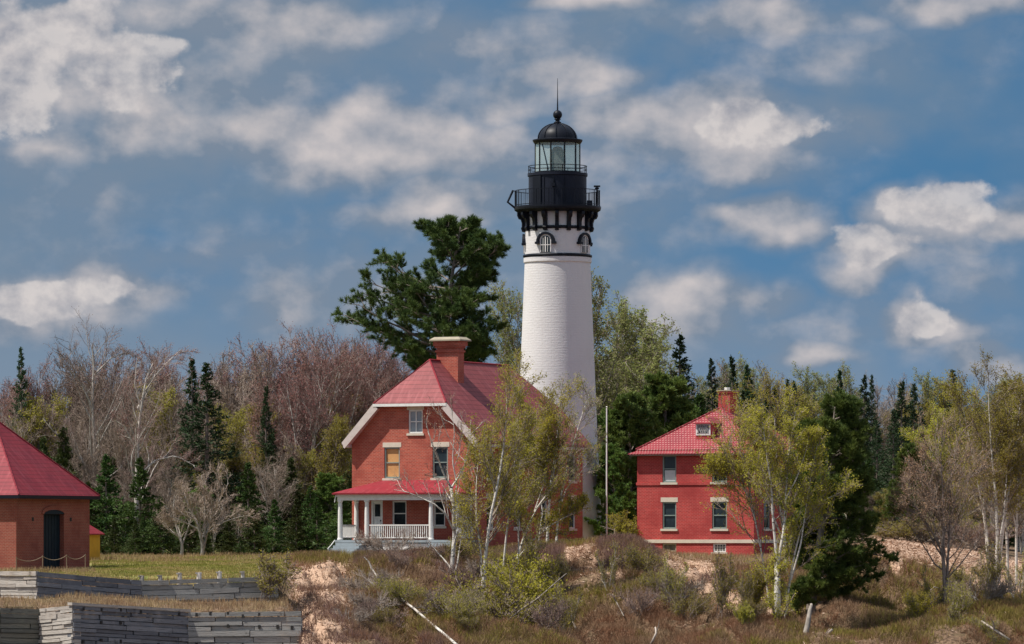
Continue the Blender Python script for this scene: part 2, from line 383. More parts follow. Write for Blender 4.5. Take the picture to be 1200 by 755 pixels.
# ------------------------------------------------------------------ terrain
TCOL = [
 (-500, [(251, 677), (262, 669.5), (275, 663), (285, 657), (300, 654), (330, 651), (400, 645)]),
 (318, [(251, 676), (262, 669), (275, 660), (285, 655), (300, 652), (330, 650), (400, 645)]),
 (350, [(236, 792), (244, 745), (251, 706), (260, 680), (268, 662), (277, 655), (300, 652), (400, 644)]),
 (430, [(236, 800), (244, 757), (252, 716), (262, 681), (268, 665), (272, 655), (285, 650), (300, 646), (400, 640)]),
 (560, [(236, 800), (244, 757), (252, 720), (262, 683), (269, 660), (275, 650), (285, 647), (300, 640), (400, 635)]),
 (650, [(236, 800), (244, 757), (252, 718), (262, 683), (270, 654), (277, 640.5), (300, 637.5), (400, 635)]),
 (740, [(236, 800), (244, 757), (252, 715), (260, 675), (267, 648), (272, 637), (279, 641), (288, 647), (300, 641), (400, 635)]),
 (778, [(236, 800), (244, 757), (252, 720), (262, 682), (269, 658), (275, 648), (279, 649), (288, 651), (300, 643), (400, 635)]),
 (800, [(236, 800), (244, 757), (252, 722), (262, 685), (270, 662), (277, 653), (288, 652), (300, 643), (400, 635)]),
 (880, [(236, 800), (244, 757), (252, 725), (262, 692), (270, 669), (279, 656), (288, 652), (300, 643), (400, 632)]),
 (960, [(236, 800), (244, 757), (256, 712), (266, 676), (276, 650), (290, 640), (300, 636), (400, 625)]),
 (1040, [(236, 800), (244, 757), (254, 722), (262, 692), (272, 660), (285, 640), (300, 629), (330, 624), (400, 615)]),
 (1120, [(236, 800), (244, 757), (254, 722), (262, 700), (272, 676), (285, 653), (300, 638), (330, 630), (400, 618)]),
 (1200, [(236, 800), (244, 757), (254, 725), (262, 706), (272, 688), (285, 668), (300, 652), (330, 640), (400, 620)]),
 (1700, [(236, 800), (244, 757), (254, 725), (262, 706), (272, 688), (285, 668), (300, 652), (330, 640), (400, 620)])]
YS = np.concatenate([np.arange(200, 300, .5), np.arange(300, 420, 4)])
CP = np.array([c[0] for c in TCOL], float); CZ = []
for c, pts in TCOL:
    ys = [200, 222] + [p[0] for p in pts]; zs = [-9.8, -8.6] + [ZP(p[1], p[0]) for p in pts]
    if pts[0][0] > 240: ys = [p[0] for p in pts]; zs = zs[2:]
    z = np.interp(YS, ys, zs)
    zz = z.copy()
    for _ in range(3): zz[1:-1] = (zz[:-2] + 2 * zz[1:-1] + zz[2:]) / 4
    CZ.append(zz)
CZ = np.array(CZ)
def vnoise(x, y, s, seed=0):
    x = np.asarray(x, float) / s; y = np.asarray(y, float) / s
    xi = np.floor(x).astype(np.int64); yi = np.floor(y).astype(np.int64); fx = x - xi; fy = y - yi
    fx = fx * fx * (3 - 2 * fx); fy = fy * fy * (3 - 2 * fy)
    def h(a, b):
        n = (a * 374761393 + b * 668265263 + seed * 1442695041) & 0x7fffffff
        n = ((n ^ (n >> 13)) * 1274126177) & 0x7fffffff
        return ((n ^ (n >> 16)) & 0xffff) / 65535.0
    return (h(xi, yi) * (1 - fx) + h(xi + 1, yi) * fx) * (1 - fy) + (h(xi, yi + 1) * (1 - fx) + h(xi + 1, yi + 1) * fx) * fy - .5
# plan of the two timber walls: (px, Y, top row)
UPW = [(-160, 251, 670), (0, 248.3, 669.5), (43, 246.4, 670), (166, 250.2, 680.5), (326, 250.9, 675.5)]
LOW = [(-160, 238, 713), (0, 241.5, 712.5), (46, 242.8, 713.5), (85, 240.2, 709.5), (220, 244.4, 717.5), (353, 243.6, 716.5)]
def wallY(W_, px): return np.interp(px, [w[0] for w in W_], [w[1] for w in W_])
def wallZ(W_, px): return np.interp(px, [w[0] for w in W_], [ZP(w[2], w[1]) for w in W_])
def tz(x, y):
    x = np.asarray(x, float); y = np.asarray(y, float)
    px = 600 + F * x / np.clip(y, 150, None)
    pc = np.clip(px, CP[0], CP[-1] - 1e-6)
    k = np.clip(np.searchsorted(CP, pc, side='right') - 1, 0, len(CP) - 2)
    t = (pc - CP[k]) / (CP[k + 1] - CP[k]); t = t * t * (3 - 2 * t)
    yy = np.clip(y, YS[0], YS[-1] - .001); j = np.clip(np.searchsorted(YS, yy, side='right') - 1, 0, len(YS) - 2)
    s = (yy - YS[j]) / (YS[j + 1] - YS[j])
    z = (CZ[k, j] * (1 - s) + CZ[k, j + 1] * s) * (1 - t) + (CZ[k + 1, j] * (1 - s) + CZ[k + 1, j + 1] * s) * t
    slope = np.clip((279 - y) / 14, 0, 1) * np.clip((px - 335) / 30, 0, 1)
    z = z - slope * 1.5 * np.clip(1 - np.abs(vnoise(x + .25 * (y - 260), y * .32, 3.1, 11)) / .10, 0, 1) ** 1.3
    z = z + slope * (1.4 * vnoise(x, y, 5.5, 1) + 1.0 * vnoise(x, y, 2.2, 2) + .45 * vnoise(x, y, .8, 3)) + .10 * vnoise(x, y, 2.5, 4)
    # terraces behind the timber walls
    uy = wallY(UPW, px); ly = wallY(LOW, px); lz = wallZ(LOW, px); uz = wallZ(UPW, px)
    led = lz + .02 + (y - ly) / np.maximum(uy - ly, 1) * .42
    top = np.minimum(z, uz - .06 + np.clip(y - uy, 0, 30) * .02)
    zl = np.where(y < ly + .35, -7.5 + (y - 236) * .1, np.where(y < uy + .35, led, np.where(y < uy + 3, top, z)))
    inl = px < 322; inm = (px >= 322) & (px < 351)
    z2 = np.where(inl, zl, z)
    tb = np.clip((px - 322) / 29, 0, 1); tb = tb * tb * (3 - 2 * tb); z2 = np.where(inm, np.where(y < ly + .35, np.minimum(z, -7), zl * (1 - tb) + z * tb), z2)
    return z2
def build_ground():
    xs = np.concatenate([[-6000, -2500, -1000, -400, -200, -120, -80, -50], np.arange(-36, 38, .3), [50, 80, 120, 200, 400, 1000, 2500, 6000]])
    ys = np.concatenate([[-3000, -500, 0, 150, 200, 215, 225, 232], np.arange(236, 300, .3), [302, 305, 308, 312, 318, 325, 335, 350, 370, 400, 500, 800, 1500, 3000, 9000]])
    X, Y = np.meshgrid(xs, ys); Z = tz(X, Y)
    Z = np.where(Y < 200, -10.5, Z)
    Z = np.where(Y > 450, Z * 0 - 1.5, Z)
    ny, nx = X.shape; V = np.stack([X, Y, Z], -1).reshape(-1, 3)
    i = np.arange(ny - 1)[:, None] * nx + np.arange(nx - 1)[None]; i = i.ravel()
    Fq = np.stack([i, i + 1, i + nx + 1, i + nx], -1)
    m, T = new_mat('ground_soil'); o = objco(T)
    at = T.n('ShaderNodeAttribute', attribute_name='zone').outputs['Color']
    sp = T.n('ShaderNodeSeparateColor', {0: at})
    n1 = tnoise(T, o, .9, 6, .65); n2 = tnoise(T, o, 5, 5, .7)
    soil = T.mix(T.ramp(n2, .35, .65), (.08, .048, .028), (.24, .155, .095))
    soil = T.mix(T.ramp(n1, .45, .65), soil, (.12, .09, .045))
    sand = T.mix(T.ramp(n2, .35, .7), (.40, .26, .18), (.58, .41, .29))
    lawn = T.mix(T.ramp(n1, .4, .6), (.12, .14, .025), (.27, .21, .075))
    sm = T.ramp(T.m('ADD', sp.outputs[0], T.m('MULTIPLY', T.m('SUBTRACT', n1, .5), 1.4)), .40, .60)
    gm = T.ramp(T.m('ADD', sp.outputs[1], T.m('MULTIPLY', T.m('SUBTRACT', n1, .5), .6)), .40, .60)
    c = T.mix(sm, soil, sand); c = T.mix(gm, c, lawn)
    finish(T, c, .95, n2, .8, .12)
    g = np_mesh('ground', V, [Fq], m, smooth=True); tag(g, 'grassy bluff top falling as a brushy sandy bank to the lake', kind='structure')
    me = g.data; PX = 600 + F * V[:, 0] / np.clip(V[:, 1], 150, None); PY = HZ - (V[:, 2] - ZC) * F / np.clip(V[:, 1], 150, None)
    sand_w = sand_zone(PX, V[:, 1], V[:, 0]); grass_w = lawn_zone(PX, V[:, 1])
    ca = me.color_attributes.new('zone', 'FLOAT_COLOR', 'POINT')
    ca.data.foreach_set('color', np.stack([sand_w, grass_w, sand_w * 0, sand_w * 0 + 1], -1).astype(np.float32).ravel())
def bump2(a, c, w): return np.clip(1 - np.abs(a - c) / w, 0, 1)
def sand_zone(px, y, x):
    s = np.minimum(np.clip((px - 1000) / 40, 0, 1), bump2(y, 282 - (px - 1040) * .02, 20) * 1.9)         # bank under the right wood
    d = bump2(px, 800 + (272 - y) * 4.2, 72) * np.clip((280 - y) / 6, 0, 1) * np.clip((y - 248) / 8, 0, 1)   # slide below the red house
    e = bump2(px, 715, 55) * bump2(y, 266, 8) * 1.5
    f = np.clip(bump2(px, 374, 52) * 1.8, 0, 1) * np.clip((276 - y) / 6, 0, 1) * .72
    g = bump2(px, 660, 120) * bump2(y, 272.5, 5) * 1.2
    return np.clip(np.maximum.reduce([s, d * 1.5, e, f, g]), 0, 1)
def lawn_zone(px, y):
    return np.clip(np.maximum(np.clip((345 - px) / 30, 0, 1) * np.clip((y - 250) / 2, 0, 1), np.clip((y - 284) / 4, 0, 1) * np.clip((1000 - px) / 40, 0, 1)), 0, 1)
build_ground()
def water():
    m, T = new_mat('lake_water')
    n = tnoise(T, objco(T), .7, 6, .6)
    finish(T, (.02, .045, .06), .12, n, .5, .3, spec=.5)
    o = MB().poly([(-6000, -6000, -9.2), (6000, -6000, -9.2), (6000, 232, -9.2), (-6000, 232, -9.2)]).build('water', m)
    tag(o, 'open blue lake water below the bluff', kind='structure')
water()

# ------------------------------------------------------------------ building parts
AL = R(26.0)                                   # every building of the station is turned by the same angle
def opening_wall(mb, x0, x1, z0, z1, holes, depth=.16, at='front', off=0.0):
    """brick wall on y=off facing -y (front) or on x=off facing +x (side), with rectangular holes and reveals"""
    def P(x, d, z): return (x, off + d, z) if at == 'front' else (off - d, x, z)
    xs = sorted({x0, x1, *[h[0] for h in holes], *[h[1] for h in holes]}); zs = sorted({z0, z1, *[h[2] for h in holes], *[h[3] for h in holes]})
    for a, b in zip(xs, xs[1:]):
        for c, d in zip(zs, zs[1:]):
            mx, mz = (a + b) / 2, (c + d) / 2
            if any(h[0] < mx < h[1] and h[2] < mz < h[3] for h in holes): continue
            mb.poly([P(a, 0, c), P(b, 0, c), P(b, 0, d), P(a, 0, d)])
    for h in holes:
        a, b, c, d = h[:4]
        mb.poly([P(a, 0, c), P(a, 0, d), P(a, depth, d), P(a, depth, c)]); mb.poly([P(b, 0, d), P(b, 0, c), P(b, depth, c), P(b, depth, d)])
        mb.poly([P(a, 0, d), P(b, 0, d), P(b, depth, d), P(a, depth, d)]); mb.poly([P(b, 0, c), P(a, 0, c), P(a, depth, c), P(b, depth, c)])
def add_window(parent, at, off, x0, x1, z0, z1, frame, lintel=.28, sill=.13, pane='glass', curtain=False, label=None, divide=1, grid=False, stone='cream'):
    w, h = x1 - x0, z1 - z0; cx = (x0 + x1) / 2
    loc = (cx, off, z0) if at == 'front' else (off, cx, z0); rz = 0 if at == 'front' else R(90)
    f = MB(); t = .085
    f.box(-w / 2, -w / 2 + t, .05, .15, 0, h); f.box(w / 2 - t, w / 2, .05, .15, 0, h); f.box(-w / 2 + t, w / 2 - t, .05, .15, h - t, h); f.box(-w / 2 + t, w / 2 - t, .05, .15, 0, t)
    wo = f.build('window', M[frame], parent, loc=loc, rz=rz)
    if label: wo['label'] = label
    MB().box(-w / 2 + t, w / 2 - t, .125, .14, t, h - t).build('pane', M[pane], wo)
    s = MB()
    if h > .9: s.box(-w / 2 + t, w / 2 - t, .07, .115, h * .5 - .03, h * .5 + .03)
    if divide == 2: s.box(-.03, .03, .065, .12, t, h - t)
    if grid:
        for i in range(1, 4): s.box(-w / 2 + t + (w - 2 * t) * i / 4 - .012, -w / 2 + t + (w - 2 * t) * i / 4 + .012, .07, .12, t, h - t)
        for i in range(1, 4): s.box(-w / 2 + t, w / 2 - t, .073, .117, t + (h - 2 * t) * i / 4 - .012, t + (h - 2 * t) * i / 4 + .012)
    if s.v: s.build('sash', M[frame], wo)
    if curtain: MB().box(-w / 2 + t + .02, w / 2 - t - .02, .121, .1245, t, h * .45).build('curtain', M['curtain'], wo)
    if sill: MB().box(-w / 2 - .1, w / 2 + .1, -.07, .05, -sill, 0).build('sill', M[stone], wo)
    if lintel: MB().box(-w / 2 - .1, w / 2 + .1, -.015, .05, h, h + lintel).build('lintel', M[stone], wo)
    return wo
def add_door(parent, at, off, x0, x1, z0, z1, mat='white'):
    w, h = x1 - x0, z1 - z0; cx = (x0 + x1) / 2
    loc = (cx, off, z0) if at == 'front' else (off, cx, z0); rz = 0 if at == 'front' else R(90)
    b = MB(); t = .05
    b.box(-w / 2 + .1, w / 2 - .1, .08, .13, 0, h - .1)
    for a, c in ((.12, h * .28), (h * .33, h * .52)): b.box(-w / 2 + .2, -.03, .06, .079, a, c); b.box(.03, w / 2 - .2, .06, .079, a, c)
    d = b.build('door', M[mat], parent, loc=loc, rz=rz)
    f = MB().box(-w / 2, -w / 2 + .1, .0, .15, 0, h).box(w / 2 - .1, w / 2, .0, .15, 0, h).box(-w / 2 + .1, w / 2 - .1, .0, .15, h - .1, h)
    f.build('door_frame', M[mat], d)
    MB().box(-w / 2 + .2, w / 2 - .2, .06, .078, h * .58, h - .22).build('pane', M['glass'], d)
    MB().box(w / 2 - .19, w / 2 - .14, .03, .079, h * .45, h * .49).build('handle', M['iron'], d)
    return d

def slab(pts, t):
    """roof plane of thickness t below the given coplanar corner points"""
    P = [Vector(p) for p in pts]; n = (P[1] - P[0]).cross(P[2] - P[0]).normalized()
    if n.z < 0: P.reverse(); n = -n
    return P, n
def roof_planes(mb, planes, t=.12):
    for pts in planes:
        P, n = slab(pts, t); k = len(P); Q = [p - Vector((0, 0, t)) for p in P]
        mb.poly(P); mb.poly(list(reversed(Q)))
        for i in range(k): mb.poly([P[i], Q[i], Q[(i + 1) % k], P[(i + 1) % k]])

# ------------------------------------------------------------------ keeper's dwelling
def keepers_house():
    Wd, L = 8.0, 14.7; o = W(556, 632, 281.0); o.z = 0
    H = empty('keepers_house', (o.x, o.y, 0), -AL, 'large two storey brick house with white porch and salmon red half hipped roof', 'house')
    ZE, ZR, OV = 5.92, 10.75, .42; cx = -Wd / 2
    def hw(z): return (Wd / 2 + OV) * (ZR - z) / (ZR - ZE)
    # front walls
    fh = [(-5.87, -4.86, 3.82, 5.62, 'up1'), (-2.72, -1.72, 3.82, 5.62, 'up2'),
          (-6.72, -5.98, .30, 2.52, 'd1'), (-5.35, -4.42, 1.02, 2.5, 'w1'), (-2.65, -1.9, 1.02, 2.5, 'w2'), (-.98, -.18, .30, 2.52, 'd2')]
    at = (-4.28, -3.36, 6.42, 7.78)
    mb = MB(); opening_wall(mb, -Wd, 0, -1.2, 5.9, fh)
    yh = 0; I = .12
    def wz(z): return min(Wd / 2, hw(z) - I)
    za, zb = 5.9, 8.12
    zk = ZR - (Wd / 2 + I) * (ZR - ZE) / (Wd / 2 + OV)      # where the slope starts cutting the wall
    mb.poly([(cx - wz(za), 0, za), (cx + wz(za), 0, za), (cx + wz(at[2]), 0, at[2]), (cx - wz(at[2]), 0, at[2])])
    mb.poly([(cx - wz(at[2]), 0, at[2]), (at[0], 0, at[2]), (at[0], 0, at[3]), (cx - wz(at[3]), 0, at[3])])
    mb.poly([(at[1], 0, at[2]), (cx + wz(at[2]), 0, at[2]), (cx + wz(at[3]), 0, at[3]), (at[1], 0, at[3])])
    mb.poly([(cx - wz(at[3]), 0, at[3]), (cx + wz(at[3]), 0, at[3]), (cx + wz(zb), 0, zb), (cx - wz(zb), 0, zb)])
    a, b, c, d = at
    for q in ([(a, 0, c), (a, 0, d), (a, .16, d), (a, .16, c)], [(b, 0, d), (b, 0, c), (b, .16, c), (b, .16, d)], [(a, 0, d), (b, 0, d), (b, .16, d), (a, .16, d)], [(b, 0, c), (a, 0, c), (a, .16, c), (b, .16, c)]): mb.poly(q)
    sh = [(y, y + .95, z, z + hh, k) for y, k in ((1.6, 's1'), (5.2, 's2'), (8.8, 's3'), (12.75, 's4')) for z, hh in ((.9, 1.75), (3.75, 1.6))]
    opening_wall(mb, 0, L, -1.2, 5.75, sh, at='side')
    mb.poly([(-Wd, 0, -1.2), (-Wd, 0, 5.75), (-Wd, L, 5.75), (-Wd, L, -1.2)])
    mb.poly([(0, L, -1.2), (-Wd, L, -1.2), (-Wd, L, 5.75), (cx - wz(zb), L, zb), (cx + wz(zb), L, zb), (0, L, 5.75)])
    mb.build('brick_wall', M['brick_orange'], H)
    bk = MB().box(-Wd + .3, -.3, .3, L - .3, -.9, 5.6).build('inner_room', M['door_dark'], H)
    # roof: two long slopes with clipped corners and two hips
    y0, y1 = -OV, L + OV; zc = 8.17; hc = hw(zc); he = Wd / 2 + OV; ya, yb = 2.15, L - 2.0
    pl = [[(cx - he, y0, ZE), (cx - hc, y0, zc), (cx, ya, ZR), (cx, yb, ZR), (cx - hc, y1, zc), (cx - he, y1, ZE)],
          [(cx + he, y0, ZE), (cx + hc, y0, zc), (cx, ya, ZR), (cx, yb, ZR), (cx + hc, y1, zc), (cx + he, y1, ZE)],
          [(cx - hc, y0, zc), (cx + hc, y0, zc), (cx, ya, ZR)], [(cx - hc, y1, zc), (cx + hc, y1, zc), (cx, yb, ZR)]]
    rb = MB(); roof_planes(rb, pl, .13); rf = rb.build('roof', M['roof_salmon'], H)
    cap = MB().tube([(cx - hc, y0, zc + .02), (cx, ya, ZR + .02), (cx, yb, ZR + .02)], .055, 6).tube([(cx + hc, y0, zc + .02), (cx, ya, ZR + .02)], .055, 6)
    cap.build('ridge_cap', M['roof_porch'], rf)
    # rakes and cornice of the clipped gable
    for s in (-1, 1):
        r = MB(); e = Vector((cx + s * he, 0, ZE)); t = Vector((cx + s * hc, 0, zc)); dn = Vector((-s * .30, 0, -.36)); 
        for ya_, yb_ in ((y0 - .03, y0 + .03),):
            r.prism([(e.x + s * .03, e.z - .02), (t.x + s * .02, t.z - .02), (t.x + dn.x * .9, t.z + dn.z * .9), (e.x + dn.x * .5, e.z + dn.z)][::1 if s < 0 else -1], ya_, yb_)
        r.build('rake_board', M['rake_paint'], H)
        f = MB().prism([(e.x, e.z - .14), (t.x, t.z - .14), (t.x - s * .22, t.z - .30), (e.x - s * .22, e.z - .30)][::1 if s < 0 else -1], y0 + .032, -.003)
        f.build('soffit', M['rake_paint'], H)
    MB().box(cx - hc - .02, cx + hc + .02, y0 - .05, y0 + .02, zc - .19, zc - .03).build('cornice', M['white'], H)
    MB().box(cx - hc + .25, cx + hc - .25, y0 + .022, -.003, zc - .17, zc - .132).build('soffit', M['rake_paint'], H)
    MB().box(he + cx - .38, he + cx - .02, y0 + .06, y1 - .06, ZE - .30, ZE - .14).build('eave_board', M['rake_paint'], H)
    MB().box(cx - he + .02, cx - he + .38, y0 + .06, y1 - .06, ZE - .30, ZE - .14).build('eave_board', M['rake_paint'], H)
    # chimney
    c = MB().box(-4.2, -2.8, 3.45, 4.25, 9.0, 11.25).box(-4.26, -2.74, 3.39, 4.31, 11.25, 11.36)
    c.box(-4.2, -2.8, 3.45, 4.25, 11.36, 11.5); c.box(-4.28, -2.72, 3.37, 4.33, 11.5, 11.62).box(-4.36, -2.64, 3.29, 4.41, 11.62, 11.9)
    ch = c.build('chimney', M['brick_orange'], H)
    q = MB(); B = [(-4.52, 3.12, 11.9), (-2.48, 3.12, 11.9), (-2.48, 4.58, 11.9), (-4.52, 4.58, 11.9)]; 
    q.box(-4.52, -2.48, 3.12, 4.58, 11.9, 11.98)
    T2 = [(-4.3, 3.35, 12.14), (-2.7, 3.35, 12.14), (-2.7, 4.35, 12.14), (-4.3, 4.35, 12.14)]; B2 = [(x, y, 11.981) for x, y, z in B]
    q.poly(T2)
    for i in range(4): q.poly([B2[i], B2[(i + 1) % 4], T2[(i + 1) % 4], T2[i]])
    q.build('chimney_cap', M['stone'], ch)
    # windows and doors
    add_window(H, 'front', 0, *at, 'white', divide=2, curtain=False, pane='curtain_glass')
    add_window(H, 'front', 0, *fh[0][:4], 'green_frame', pane='board', label='upper window boarded over with orange plywood')
    add_window(H, 'front', 0, *fh[1][:4], 'green_frame')
    add_door(H, 'front', 0, *fh[2][:4]); add_window(H, 'front', 0, *fh[3][:4], 'white', lintel=0)
    add_window(H, 'front', 0, *fh[4][:4], 'white', lintel=0); add_door(H, 'front', 0, *fh[5][:4])
    for s in sh: add_window(H, 'side', 0, *s[:4], 'white')
    # porch
    X0, X1, D = -7.75, .12, 2.3; zd = .22
    dk = MB().box(X0 - .1, X1 + .1, -D - .12, -.003, zd - .14, zd).box(X0, X1, -D, -.01, -.62, zd - .142).build('porch_deck', M['grey_paint'], H)
    MB().box(-5.75, -1.75, -D - .035, -D - .004, -.36, .0).build('skirt_panel', M['white'], dk)
    for xa, xb in ((-7.65, -5.95), (-1.6, -.05)):
        s = MB()
        for i in range(4): s.box(xa, xb, -D - .121 - .3 * (i + 1), -D - .121 - .3 * i, -.75, zd - .16 * (i + 1))
        s.box(xa - .09, xa - .003, -D - 1.2, -D - .121, -.75, zd - .5); s.box(xb + .003, xb + .09, -D - 1.2, -D - .121, -.75, zd - .5)
        s.build('steps', M['grey_paint'], H)
    ZB, ZF = 2.52, 2.84
    for (x, y) in ((-7.62, -D + .12), (-5.87, -D + .12), (-1.7, -D + .12), (-.02, -D + .12), (-7.62, -.16)):
        p = MB().lathe([(.0, zd), (.17, zd), (.17, zd + .08), (.14, zd + .12), (.135, zd + 1.2), (.115, ZB - .12), (.16, ZB - .08), (.16, ZB), (0, ZB)], 14, (x, y))
        p.build('porch_column', M['white'], H)
    fr = MB().box(X0, X1, -D, -D + .24, ZB, ZF).box(X0, X0 + .24, -D + .241, -.003, ZB, ZF).box(X1 - .24, X1, -D + .241, -.003, ZB, ZF).box(X0 - .06, X1 + .06, -D - .07, -D - .003, ZF - .12, ZF + .02)
    fr.build('frieze', M['white'], H)
    MB().box(X0 + .241, X1 - .241, -D + .241, -.004, ZF - .08, ZF - .03).build('porch_ceiling', M['grey_paint'], H)
    e0, e1, yf, zt = X0 - .22, X1 + .30, -D - .25, 3.70
    rp = MB(); roof_planes(rp, [[(e0, yf, ZF + .1), (e1, yf, ZF + .1), (e1 - 1.3, -.003, zt), (e0 + 2.0, -.003, zt)],
        [(e0, yf, ZF + .1), (e0, -.003, ZF + .1), (e0 + 2.0, -.003, zt)], [(e1, yf, ZF + .1), (e1, -.003, ZF + .1), (e1 - 1.3, -.003, zt)]], .09)
    rp.build('porch_roof', M['roof_porch'], H)
    def rail(x0, y0_, x1, y1_, gate=False):
        b = MB(); n = max(2, int(math.hypot(x1 - x0, y1_ - y0_) / .13)); v = Vector((x1 - x0, y1_ - y0_, 0)).normalized(); w = Vector((-v.y, v.x, 0)) * .035
        for z, hh in ((zd + .82, .07), (zd + .1, .06)):
            P = [(x0 - w.x, y0_ - w.y), (x1 - w.x, y1_ - w.y), (x1 + w.x, y1_ + w.y), (x0 + w.x, y0_ + w.y)]
            k = len(b.v); b.v += [(x, y, z) for x, y in P] + [(x, y, z + hh) for x, y in P]
            for q_ in ((0, 1, 5, 4), (1, 2, 6, 5), (2, 3, 7, 6), (3, 0, 4, 7), (4, 5, 6, 7), (3, 2, 1, 0)): b.f.append(tuple(k + i for i in q_))
        for i in range(1, n):
            x, y = x0 + (x1 - x0) * i / n, y0_ + (y1_ - y0_) * i / n; b.box(x - .022, x + .022, y - .022, y + .022, zd + .16, zd + .82)
        b.build('railing', M['white'], H)
    rail(-5.72, -D + .12, -1.85, -D + .12); rail(-7.62, -D + .27, -7.62, -.32); rail(.0, -D + .27, .0, -.1)
    MB().tube([(X0 - .05, -D - .1, ZF), (X0 - .12, -D - .1, 2.4)], .03, 6).build('downpipe', M['white'], H)
    MB().tube([(-7.82, -D - .18, .2), (-7.9, -D - .5, -.1), (-7.9, -D - .9, -.3)], .03, 6).build('step_rail', M['white'], H)
M['curtain_glass'] = paint('curtain_glass', (.30, .33, .36), .15, .3, (.12, .14, .16), sc=1.2)
keepers_house()

# ------------------------------------------------------------------ lighthouse
def lighthouse():
    YT = 302.0; sc = F / YT; c = W(653.4, 637, YT)
    H = empty('lighthouse', (c.x, c.y, 0), 0, 'tall white round brick lighthouse with black lantern behind the brick house', 'lighthouse')
    z = lambda py: ZP(py, YT); r = lambda p: p / sc
    prof = [(r(53.4), z(645)), (r(53.4), z(634)), (r(52.6), z(632)), (r(50.8), z(595)), (r(48.8), z(555)), (r(46.6), z(505)), (r(44.3), z(450)), (r(41.8), z(390)), (r(39.6), z(335)), (r(38.6), z(309))]
    fine = []
    for (ra, za), (rb, zb) in zip(prof, prof[1:]):
        for i in range(3): fine.append((ra + (rb - ra) * i / 3, za + (zb - za) * i / 3))
    fine.append(prof[-1])
    MB().lathe(fine, 72).build('shaft', M['tower_white'], H, True)
    MB().lathe([(r(38.6), z(309)), (r(39.8), z(308)), (r(39.8), z(302.5)), (r(38.3), z(302)), (r(38.3), z(246))], 72).build('upper_shaft', M['tower_white'], H, False)
    MB().lathe([(r(38.2), z(302.4)), (r(40.5), z(301.6)), (r(40.5), z(299.4)), (r(38.2), z(298.6))], 72).build('black_band', M['black'], H, True)
    MB().lathe([(r(38.2), z(270)), (r(39.8), z(269.6)), (r(39.8), z(266.6)), (r(38.2), z(266.2))], 72).build('black_band', M['black'], H, True)
    # brackets
    for i in range(18):
        a = R(-1.5 + 20 * i); p = [(r(38.0), z(250)), (r(47.8), z(250)), (r(47.8), z(253)), (r(46.2), z(256.5)), (r(43.6), z(257.5)), (r(42.2), z(262)), (r(42.2), z(266)), (r(43.2), z(268)), (r(42.0), z(271.5)), (r(38.0), z(272.5))]
        o = MB().prism(p, -.115, .115).build('bracket', M['black'], H, fixn=True); o.rotation_euler = (0, 0, a - R(90))
    MB().lathe([(r(38.0), z(250)), (r(46), z(250)), (r(48.5), z(248.2)), (r(50.5), z(246.8)), (r(51), z(244.6)), (r(51), z(242.6)), (r(34), z(242.4))], 72).build('gallery_deck', M['black'], H, False)
    def railing(R0, zb, zt, n, rails, name, nb=0):
        b = MB()
        for k in range(n):
            t = 2 * math.pi * (k + .3) / n; b.tube([(R0 * math.cos(t), R0 * math.sin(t), zb), (R0 * math.cos(t), R0 * math.sin(t), zt)], .024, 6)
        for k in range(nb):
            t = 2 * math.pi * k / nb; b.tube([(R0 * math.cos(t), R0 * math.sin(t), zb + .05), (R0 * math.cos(t), R0 * math.sin(t), zt)], .009, 4, False)
        for q in rails:
            zz = zb + (zt - zb) * q; b.lathe([(R0 - .02, zz - .02), (R0 + .02, zz - .02), (R0 + .02, zz + .02), (R0 - .02, zz + .02), (R0 - .02, zz - .02)], 60)
        return b.build(name, M['black'], H)
    railing(r(49.6), z(242.6), z(224), 20, (1, .08), 'gallery_railing', 120)
    # watch room
    MB().lathe([(r(34), z(242.6)), (r(34), z(207.6)), (r(35.2), z(206.8)), (r(35.2), z(203.6)), (r(20), z(203.4))], 72).build('watch_room', M['black_wall'], H, False)
    a = R(-90 - 45); o = MB().box(-.34, .34, -.05, .03, 0, 1.78).build('watch_room_door', M['black'], H); o.location = (r(34) * math.cos(a), r(34) * math.sin(a), z(241.5)); o.rotation_euler = (0, 0, a + R(90))
    for deg in (-8, -28, 14):
        a = R(-90 + deg); o = MB().box(-.02, .02, -.035, .02, 0, 1.75).build('wall_seam', M['black'], H); o.location = (r(34) * math.cos(a), r(34) * math.sin(a), z(242)); o.rotation_euler = (0, 0, a + R(90))
    a = R(-98); o = MB().box(-.1, .1, -.25, 0, 0, .22).tube([(0, -.2, .2), (0, -.2, .42)], .04, 6).build('wall_lamp', M['black'], H); o.location = (r(34) * math.cos(a), r(34) * math.sin(a), z(221)); o.rotation_euler = (0, 0, a + R(90))
    railing(r(34.2), z(203.5), z(195.2), 12, (1, .5), 'lantern_railing')
    # lantern
    NL = 10; RL = r(26)
    MB().lathe([(RL, z(203.4)), (RL, z(168))], NL).build('lantern_glazing', M['lantern_glass'], H)
    g = MB()
    for k in range(NL):
        t = 2 * math.pi * k / NL; g.tube([(RL * math.cos(t), RL * math.sin(t), z(203.4)), (RL * math.cos(t), RL * math.sin(t), z(168))], .045, 6)
    g.lathe([(RL - .03, z(203.4)), (RL + .05, z(203.4)), (RL + .05, z(201.6)), (RL - .03, z(201.6))], NL)
    g.build('glazing_bars', M['black'], H)
    MB().tube([(-.6, -1.25, z(201)), (-.95, -.95, z(170))], .03, 6).build('ladder_rail', M['black'], H)
    MB().lathe([(.0, z(171.5)), (r(4.5), z(172.5)), (r(7.5), z(177)), (r(9.3), z(183)), (r(9.6), z(190)), (r(9), z(196)), (r(8), z(201)), (r(8), z(203.4))], 20).build('fresnel_lens', M['lens'], H, True)
